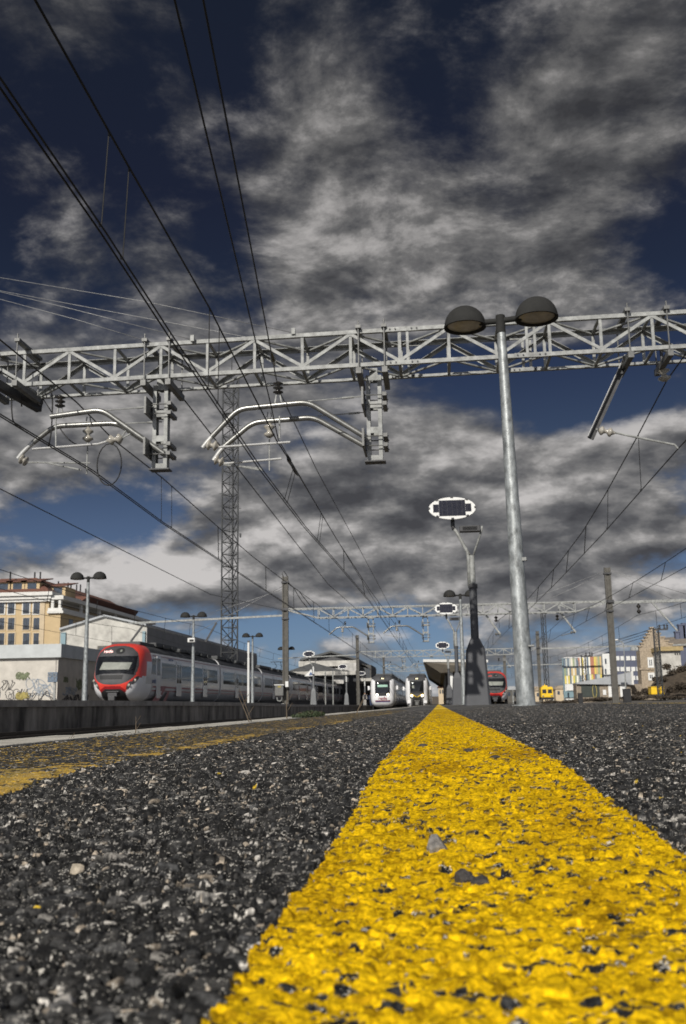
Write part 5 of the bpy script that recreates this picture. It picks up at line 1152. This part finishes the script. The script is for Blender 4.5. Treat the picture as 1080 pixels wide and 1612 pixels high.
# distant town on the skyline
rr=random.Random(5); tones=[M['render'],M['beiged'],M['trim'],M['stone'],M['conc']]
for k in range(22):
    px=[757,775,781,792,806,812,842,846,870,876,881,884,745,850,858,866,803,873,838,797,879,853][k]; Yq=rr.uniform(330,520); py=rr.uniform(1084,1094); p=at(px,py,Yq); w=rr.uniform(3,7); hh=rr.uniform(3,5)
    t=thing('town_house','small distant house on the skyline, %s'%['left of the red nosed right train','behind the red nosed right train roof','over the red nosed right train','right of the red nosed right train','between the far mast and the red train','beside the slim far mast','right of the tall lamp pole base','just right of the tall lamp pole','left of the coloured panel building','near the panel building corner, low','near the panel building corner, pale','touching the panel building edge','behind the nearest solar light','above the yellow rail vehicle, left','above the yellow rail vehicle, middle','above the yellow rail vehicle, right','left of the tall lamp pole base','left of the panel building, small','hidden mostly by the tall lamp pole','right of the red train, low','before the panel building edge','over the yellow rail vehicle, far'][k],'house',(p.x,Yq,-1),'distant town houses on the skyline')
    b=MB(); b.span((p.x-w/2,Yq,-1.5),(p.x+w/2,Yq+8,p.z)); b.build('wall',tones[k%5],t); b=MB(); b.prism([(p.x-w/2-.3,Yq-.3,p.z),(p.x+w/2+.3,Yq-.3,p.z),(p.x+w*.2,Yq-.3,p.z+1.2),(p.x-w*.2,Yq-.3,p.z+1.2)],(0,8.6,0)); b.build('roof',M['stone'] if k%2 else M['greyroof'],t)
    for e in(-.25,.2): MB().span((p.x+w*e-.4,Yq-.04,p.z-1.9),(p.x+w*e+.4,Yq,p.z-.7)).build('window',M['winglass'],t)
# equipment beside the right hand tracks
for k,(px,pt,pb,Yq,l) in enumerate(((797,1034,1103,118,'dark catenary mast just right of the red nosed right train'),(808,1085,1104,90,'small grey trackside pole with round signal right of the red train'))):
    p=at(px,pb,Yq); t=thing('trackside_mast',l,'mast',(p.x,Yq,p.z)); b=MB(); wd=.16 if k==0 else .05; b.span((p.x-wd,Yq-wd,p.z-.6),(p.x+wd,Yq+wd,zt(px,pt,Yq))); b.build('shaft',M['conc'] if k==0 else M['galv'],t); b=MB(); b.box((p.x,Yq-wd-.03,zt(px,pt,Yq)-.3),(wd*2.6,.1,.4)); b.build('bracket',M['chan'],t)
t=thing('tank_wagon','dark round tank wagon low behind the tall lamp pole','wagon',at(838,1098,150)); p=at(828,1092,150); b=MB(); b.lathe([(0,-4),(.8,-3.8),(1.05,-3.3),(1.05,3.3),(.8,3.8),(0,4)],p+Vector((0,5,.0)),(0,1,0),20); b.build('tank',M['tgrey'],t,smooth='auto'); b=MB(); b.span((p.x-1.2,150.5,p.z-1.6),(p.x+1.2,159,p.z-1.05)); b.build('underframe',M['tblack'],t)
# people waiting on the opposite platform, far end
def person(x,y,z,label,top,leg,h=1.7,stride=.1):
    vs=[(0,0,.92),(0,0,1.18),(0,0,1.40),(0,-.01,1.50),(0,-.02,1.60),(0,-.02,1.68),(.19,0,1.38),(.25,.02,1.12),(.24,-.06,.88),(-.19,0,1.38),(-.25,.02,1.12),(-.24,-.06,.88),(.10,0,.86),(.11,-stride*.4,.48),(.11,-stride,.08),(.11,-stride-.14,.04),(-.10,0,.86),(-.11,stride*.4,.48),(-.11,stride,.08),(-.11,stride-.14,.04)]
    ed=[(0,1),(1,2),(2,3),(3,4),(4,5),(2,6),(6,7),(7,8),(2,9),(9,10),(10,11),(0,12),(12,13),(13,14),(14,15),(0,16),(16,17),(17,18),(18,19)]
    rd=[.15,.15,.17,.06,.105,.09,.075,.055,.045,.075,.055,.045,.10,.075,.055,.045,.10,.075,.055,.045]
    me=bpy.data.meshes.new('person'); me.from_pydata([(a*h/1.7,b_*h/1.7,c*h/1.7) for a,b_,c in vs],ed,[]); o=bpy.data.objects.new('person',me); COL.objects.link(o); o.location=(x,y,z)
    sk=o.modifiers.new('skin','SKIN'); 
    for i,v in enumerate(me.skin_vertices[0].data): v.radius=(rd[i],rd[i]*.8); v.use_root=(i==0)
    s=o.modifiers.new('sub','SUBSURF'); s.levels=2; s.render_levels=2; s=o
    me.materials.append(leg); tag(o,label,'person','people on the far opposite platform')
    tb=MB(); tb.lathe([(.17,.82),(.19,1.0),(.20,1.25),(.21,1.40),(.10,1.47),(.07,1.49)],(x,y,z),n=14); j=tb.build('jacket',top,o,smooth=True)
    hb=MB(); hb.lathe([(.118,1.58),(.122,1.66),(.09,1.74),(0,1.765)],(x,y+.01,z),n=12); hb.build('hair',M['hair'],o,smooth=True)
    fb=MB(); fb.lathe([(.0,-.09),(.07,-.07),(.092,0),(.07,.07),(0,.1)],(x,y-.045,z+1.60),n=12); fc=fb.build('face',M['skin'],o,smooth=True)
for px,Yq,l,tp,lg in((574.5,140,'person in dark jacket and pale trousers beside the thin mast',M['clothd'],M['clothl']),(584,143,'person in dark coat with pale bag, closest to the white train',M['clothd'],M['clothb']),(578,150,'person in blue jacket farther back between the other two',M['clothb'],M['clothd'])):
    x=at(px,1095,Yq).x; person(x,Yq,lz(Yq),l,tp,lg)
# weeds, dry stalks, loose stones on the platform
q=atx(488,1132,-.93); q.z=float(pz(-.93,q.y))
t=thing('weed_clump','low green weed clump growing at the platform edge near the concrete mast','plant',q); b=MB()
for _ in range(900):
    a=random.random()*6.28; r=random.random()**.6; p=q+Vector((.045*r*math.cos(a),.9*r*math.sin(a),random.random()*.05*(1-r*.5))); s=Vector((random.uniform(-1,1),random.uniform(-1,1),random.uniform(.1,1))).normalized()*.012; d=s.cross(Vector((random.uniform(-1,1),random.uniform(-1,1),.3))).normalized()*.006; b.add([p-s,p+d,p+s,p-d],[(0,1,2,3)])
b.build('leaves',M['leaf'],t,fix=False); b=MB()
for _ in range(30):
    p=q+Vector((random.uniform(-.03,.03),random.uniform(-.6,.6),0)); b.tube([p,p+Vector((random.uniform(-.01,.01),0,.04))],.0015,4)
b.build('stems',M['twig'],t)
for k,(pts,l) in enumerate((([(213,1163),(214,1145),(214,1128)],'short upright dry stalk at the platform edge left of the red train nose line'),([(109,1176),(109,1168),(110,1160)],'tiny dry stalk at the platform edge near the left border'),([(401,1150),(392,1125),(377,1085)],'long bent dry stalk leaning left in front of the opposite platform'),([(398,1150),(386,1120),(375,1095)],'second long dry stalk crossing beside the bent one'),([(452,1138),(451,1115),(453,1090)],'dry twig standing before the concrete mast foot'),([(560,1126),(566,1112),(572,1100)],'dry twig in the grass near the white train'))):
    P=[atx(*p_,-.92) for p_ in pts]; Y0=P[0].y; P=[at(*p_,Y0) for p_ in pts]; P[0].z-=.004; b=MB(); b.tube(P,[.0016*Y0/2.5,.0012*Y0/2.5,.0006*Y0/2.5],5); 
    for e in(.4,.7): m_=P[0]+(P[2]-P[0])*e; b.tube([m_,m_+Vector((.02,0,.03))*(Y0/4)],.0006*Y0/2.5,4)
    tag(b.build('dry_stalk',M['twig'],smooth='auto'),l,'dry stalk')
def pebble(px,py,w,l,m,fl=.7,seed=1):
    r=ray(px,py); Y=.6
    for _ in range(20): t_=(float(pz(0,Y))+.001-CZ)/r[2]; Y=r[1]*t_
    c=Vector((r[0]*t_,Y,float(pz(r[0]*t_,Y))+.001)); rr=random.Random(seed); import bmesh
    bm=bmesh.new(); bmesh.ops.create_icosphere(bm,subdivisions=2,radius=1)
    pl=[(Vector((rr.uniform(-1,1),rr.uniform(-1,1),rr.uniform(-.4,1))).normalized(),rr.uniform(.45,.8)) for _ in range(9)]
    for v in bm.verts:
        for n,dd in pl:
            e=v.co.dot(n)-dd
            if e>0: v.co-=n*e
        v.co=Vector((v.co.x*w,v.co.y*w*.8,(v.co.z+.45)*w*fl))
    me=bpy.data.meshes.new('loose_stone'); bm.to_mesh(me); bm.free(); me.materials.append(m); o=bpy.data.objects.new('loose_stone',me); COL.objects.link(o); o.location=c; tag(o,l,'stone','loose stones lying on the yellow line')
sg=mat('pebble_grey',(.17,.16,.15),.8,0,.5,180,.4,500); sd_=mat('pebble_dark',(.045,.04,.037),.7,0,.4,180,.4,500)
pebble(688,1342,.0088,'pointed light grey stone lying on the yellow line',sg,1.05,3)
pebble(735,1389,.0075,'rounded dark brown stone on the yellow line below the grey one',sd_,.75,5)
pebble(757,1391,.0075,'flat dark stone sliver on the yellow line touching the brown stone',sd_,.45,8)
pebble(664,1176,.0105,'flat dark stone high on the yellow line near its left edge',sd_,.5,11)
pebble(736,1184,.0105,'small dark stone centred high on the yellow line',sd_,.45,13)
pebble(780,1194,.010,'dark flat stone near the right edge high on the yellow line',sd_,.4,17)
pebble(120,1374,.0055,'pale stone chip with a yellow paint corner among the black stones',mat('pebble_cream',(.36,.31,.24),.8,0,.4,150),.8,19)
#@@SKY
# ------------------------------------------------------------------ sky, sun, camera
SUN_EL=math.radians(31.9); SUN_AZ=math.radians(15.7)
w=bpy.data.worlds.new('World'); SC.world=w; w.use_nodes=True; T=w.node_tree; L=T.links
w.cycles.sampling_method='MANUAL'; w.cycles.sample_map_resolution=256
bg=T.nodes['Background']; bg.inputs['Strength'].default_value=.1
sky=nn(T,'ShaderNodeTexSky'); sky.sky_type='NISHITA'; sky.sun_disc=False; sky.sun_elevation=SUN_EL; sky.sun_rotation=math.pi+SUN_AZ; sky.air_density=1.; sky.dust_density=.3; sky.ozone_density=1.
tc=nn(T,'ShaderNodeTexCoord'); D=nn(T,'ShaderNodeVectorMath',operation='NORMALIZE'); L.new(tc.outputs['Generated'],D.inputs[0]); Dv=D.outputs['Vector']
def mth(op,a,b=None,c=None,clamp=False):
    n=nn(T,'ShaderNodeMath',operation=op); n.use_clamp=clamp
    for i,v in enumerate((a,b,c)):
        if v is None: continue
        if hasattr(v,'is_linked'): L.new(v,n.inputs[i])
        else: n.inputs[i].default_value=v
    return n.outputs[0]
def sstn(v,a,b):
    n=nn(T,'ShaderNodeMapRange',interpolation_type='SMOOTHSTEP'); L.new(v,n.inputs['Value']); n.inputs['From Min'].default_value=a; n.inputs['From Max'].default_value=b; return n.outputs['Result']
sp=nn(T,'ShaderNodeSeparateXYZ'); L.new(Dv,sp.inputs[0]); dz=sp.outputs['Z']
inv=mth('DIVIDE',1.,mth('ADD',mth('MAXIMUM',dz,0.),.16))
cv=nn(T,'ShaderNodeCombineXYZ'); L.new(mth('MULTIPLY',sp.outputs['X'],inv),cv.inputs[0]); L.new(mth('MULTIPLY',sp.outputs['Y'],inv),cv.inputs[1])
def noise(vec,scale,detail,rough,dist,off=(0,0,0)):
    a=nn(T,'ShaderNodeVectorMath',operation='ADD'); L.new(vec,a.inputs[0]); a.inputs[1].default_value=off
    n=nn(T,'ShaderNodeTexNoise'); n.inputs['Scale'].default_value=scale; n.inputs['Detail'].default_value=detail; n.inputs['Roughness'].default_value=rough; n.inputs['Distortion'].default_value=dist; L.new(a.outputs[0],n.inputs['Vector']); return n.outputs['Fac']
P_=cv.outputs[0]
hi=sstn(dz,.20,.40)
lowv=nn(T,'ShaderNodeVectorMath',operation='MULTIPLY'); L.new(Dv,lowv.inputs[0]); lowv.inputs[1].default_value=(1,1,2.1)
def mixf(a,b,f): return mth('ADD',mth('MULTIPLY',b,f),mth('MULTIPLY',a,mth('SUBTRACT',1.,f)))
n1=mixf(noise(lowv.outputs[0],9.5,10,.56,.12,(5.3,2.2,.4)),noise(P_,4.4,11,.62,.18,(3.1,1.7,0)),hi)
n1b=mixf(noise(lowv.outputs[0],9.5,5,.54,.12,(5.3-.006,2.2,.4+.028)),noise(P_,4.4,7,.60,.18,(3.1-.02,1.7-.055,0)),hi)
n2=mixf(noise(lowv.outputs[0],34,8,.6,.15,(7,2,1)),noise(P_,14,9,.64,.2,(7,2,1)),hi); n3=noise(P_,1.3,3,.5,.2,(1,9,4))
flat=nn(T,'ShaderNodeVectorMath',operation='MULTIPLY'); L.new(Dv,flat.inputs[0]); flat.inputs[1].default_value=(1,1,2.2)
# cloud banks: direction, angular size, strength (negative: clear blue); the low ones are wide and flat
BL=[(40,60,120,0.45),(230,110,230,-0.33),(90,330,210,-0.4),(330,300,130,-0.2),(300,160,45,0.45),(380,30,90,-0.4),(500,110,80,0.35),(610,40,110,-0.3),(570,230,120,0.75),(440,270,80,0.35),(500,380,120,0.5),(690,195,70,-0.75),(650,110,60,-0.4),(720,350,100,0.6),(850,430,110,0.75),(960,470,90,0.5),(640,440,130,0.7),(470,480,80,0.35),(960,130,150,0.6),(1020,30,90,0.4),(850,170,70,0.35),(960,290,110,0.45),(830,290,60,-0.5),(1060,400,80,-0.9),(970,350,45,-0.35),(780,40,80,-0.55),(270,400,55,0.5),(340,380,50,-0.4),(120,420,50,0.15),(60,510,90,0.35),(230,500,70,0.2),(380,470,50,-0.3),(350,560,90,0.3),(480,560,70,0.2),(800,600,110,-0.9,1),(980,600,130,-0.9,1),(690,570,90,-0.5,1),(580,570,60,-0.2,1),(40,600,90,0.3,1),(230,660,190,0.6,1),(60,720,110,0.5,1),(480,640,90,0.35,1),(660,680,110,0.85,1),(760,730,130,0.8,1),(920,720,90,0.35,1),(1040,690,90,0.7,1),(880,640,70,-0.5,1),(560,800,170,0.75,1),(780,830,170,0.85,1),(960,810,120,0.5,1),(400,800,100,0.6,1),(90,830,110,-0.75,1),(250,800,90,-0.5,1),(30,870,80,-0.3,1),(240,905,130,0.95,1),(120,880,80,0.5,1),(400,870,90,0.5,1),(600,890,130,0.75,1),(800,895,130,0.8,1),(990,880,130,0.6,1),(560,955,80,0.15,1),(480,985,70,-0.54,1),(650,995,110,-0.54,1),(850,995,110,-0.42,1),(1020,1000,90,-0.54,1),(900,960,60,0.35,1),(620,1055,70,0.4,1),(820,1060,80,0.45,1),(60,930,90,0.6,1),(380,945,70,0.45,1),(980,1060,60,-0.18,1),(180,740,120,0.25,1),(960,760,110,0.25,1),(300,165,50,0.25),(420,60,60,0.25),(100,330,60,0.25),(180,60,70,0.25),(560,1020,90,0.3,1),(760,1030,90,0.3,1),(940,1040,90,0.35,1),(330,985,60,0.3,1),(1050,930,70,0.4,1),(470,940,60,0.5,1),(700,960,60,0.45,1),(880,1010,60,0.4,1),(1010,970,60,0.5,1),(620,1000,50,0.3,1)]
LT=[(560,220,110,0.138),(650,400,150,0.161),(860,440,100,0.161),(480,330,90,0.115),(500,150,70,-0.066),(960,150,170,-0.055),(780,350,60,-0.055),(250,400,60,-0.028),(60,510,120,-0.055),(630,650,60,0.287,1),(700,690,80,0.287,1),(790,715,70,0.253,1),(1040,665,80,0.23,1),(300,690,160,0.23,1),(80,700,90,0.172,1),(450,720,100,0.115,1),(560,770,170,-0.055,1),(700,775,120,-0.04,1),(850,790,90,0.172,1),(880,840,160,-0.03,1),(650,850,160,-0.03,1),(420,790,70,0.172,1),(500,830,60,-0.083,1),(1030,830,80,-0.083,1),(210,880,90,0.517,1),(290,905,80,0.517,1),(120,885,60,0.15,1),(250,950,90,0.115,1),(420,845,70,0.345,1),(560,900,80,0.172,1),(700,905,70,0.23,1),(860,915,90,-0.11,1),(1000,890,70,0.115,1),(60,920,60,0.402,1),(700,600,80,-0.11,1),(820,1060,90,0.115,1),(180,650,120,0.12,1),(560,640,60,0.2,1),(960,690,60,0.22,1),(950,760,100,0.12,1),(700,850,70,0.12,1),(930,870,70,0.14,1),(560,850,60,0.12,1),(820,790,50,0.12,1),(500,950,90,0.12,1),(700,1010,120,0.15,1),(950,1010,120,0.15,1)]
def field(lst):
    acc=None
    for e_ in lst:
        px,py,sg_,am=e_[:4]; wide=len(e_)>4
        r=ray(px,py); r=r/np.linalg.norm(r)
        if wide: r=r*np.array([1,1,2.2])
        dn=nn(T,'ShaderNodeVectorMath',operation='DISTANCE'); L.new(flat.outputs[0] if wide else Dv,dn.inputs[0]); dn.inputs[1].default_value=tuple(r)
        dd=dn.outputs['Value']; q=mth('EXPONENT',mth('MULTIPLY',mth('MULTIPLY',dd,dd),-1./(sg_/F)**2)); acc=mth('MULTIPLY_ADD',q,am,acc if acc is not None else 0.)
    return acc
acc=field(BL); lacc=field(LT)
base=mth('ADD',mth('MULTIPLY_ADD',mth('SUBTRACT',n1,.5),3.0,mth('MULTIPLY',mth('SUBTRACT',n2,.5),1.0)),mth('MULTIPLY_ADD',mth('SUBTRACT',n3,.5),.8,mth('ADD',acc,.02)))
den0=sstn(base,-.32,.62); den1=sstn(base,-.40,.95); den=mixf(den0,den1,hi)
lit=mth('ADD',mth('MULTIPLY_ADD',mth('SUBTRACT',n1,n1b),2.9,.42),mth('MULTIPLY',mth('SUBTRACT',n2,.5),.30))
lit=mth('ADD',lit,mth('MULTIPLY',mth('SUBTRACT',n3,.5),.5)); lit=mth('ADD',lit,lacc,None,True)
rc=nn(T,'ShaderNodeValToRGB'); L.new(lit,rc.inputs['Fac']); cr=rc.color_ramp
cr.elements[0].position=0.; cr.elements[0].color=(.58,.59,.66,1); cr.elements[1].position=1.; cr.elements[1].color=(5.2,5.0,4.9,1)
for p_,c_ in((.3,(1.02,1.03,1.10)),(.6,(2.1,2.06,2.06))): e=cr.elements.new(p_); e.color=(*c_,1)
# deep clear winter sky, darker overhead than near the horizon
rs=nn(T,'ShaderNodeValToRGB'); L.new(dz,rs.inputs['Fac']); cr=rs.color_ramp; cr.elements[0].position=0.; cr.elements[0].color=(.24,.33,.62,1); cr.elements[1].position=.62; cr.elements[1].color=(.11,.096,.106,1)
for p_,c_ in((.045,(.22,.29,.49)),(.094,(.215,.27,.41)),(.174,(.215,.23,.31)),(.253,(.145,.15,.19)),(.313,(.113,.114,.158)),(.398,(.094,.089,.112)),(.476,(.093,.078,.099))): e=cr.elements.new(p_); e.color=(*c_,1)
skm=nn(T,'ShaderNodeVectorMath',operation='MULTIPLY'); L.new(sky.outputs[0],skm.inputs[0]); L.new(rs.outputs[0],skm.inputs[1])
rl=nn(T,'ShaderNodeMapRange'); L.new(dz,rl.inputs['Value']); rl.inputs['From Min'].default_value=.08; rl.inputs['From Max'].default_value=.52; rl.inputs['To Min'].default_value=1.15; rl.inputs['To Max'].default_value=.68
cs=nn(T,'ShaderNodeVectorMath',operation='SCALE'); L.new(rc.outputs[0],cs.inputs[0]); L.new(rl.outputs['Result'],cs.inputs['Scale'])
rear_fill=sstn(mth('MULTIPLY',sp.outputs['Y'],-1.),-.05,.7); den=mth('MAXIMUM',den,mth('MULTIPLY',rear_fill,.75))  # extra cloud cover added behind the camera to grey the ambient light
mx=nn(T,'ShaderNodeMix',data_type='RGBA'); L.new(den,mx.inputs[0]); L.new(skm.outputs[0],mx.inputs[6]); L.new(cs.outputs[0],mx.inputs[7])
# unseen sky behind the camera is boosted, to fill the shaded sides
gl=nn(T,'ShaderNodeVectorMath',operation='SCALE'); L.new(mx.outputs[2],gl.inputs[0]); L.new(mth('MULTIPLY_ADD',rear_fill,3.2,1.),gl.inputs['Scale']); L.new(gl.outputs[0],bg.inputs['Color'])
su=bpy.data.lights.new('sun','SUN'); su.energy=4.6; su.angle=math.radians(.53); su.color=(1.,.955,.88); so=bpy.data.objects.new('sun',su); COL.objects.link(so)
tr=Vector((math.sin(SUN_AZ)*math.cos(SUN_EL),math.cos(SUN_AZ)*math.cos(SUN_EL),-math.sin(SUN_EL))); so.rotation_euler=tr.to_track_quat('-Z','Y').to_euler(); so.location=(-20,-60,60)
cam=bpy.data.cameras.new('camera'); co=bpy.data.objects.new('camera',cam); COL.objects.link(co)
cam.sensor_fit='HORIZONTAL'; cam.sensor_width=24.; cam.lens=24.*F/1080.; cam.clip_start=.02; cam.clip_end=6000
co.matrix_world=Matrix([[RW[i][0],RW[i][1],RW[i][2],(0,0,CZ)[i]] for i in range(3)]+[[0,0,0,1]])
cam.dof.use_dof=True; cam.dof.focus_distance=1.5; cam.dof.aperture_fstop=20.
SC.camera=co
vs=SC.view_settings; vs.view_transform='Standard'; vs.look='None'; vs.exposure=0.; vs.gamma=1.
SC.render.engine='CYCLES'; SC.cycles.max_bounces=6; SC.cycles.use_denoising=True
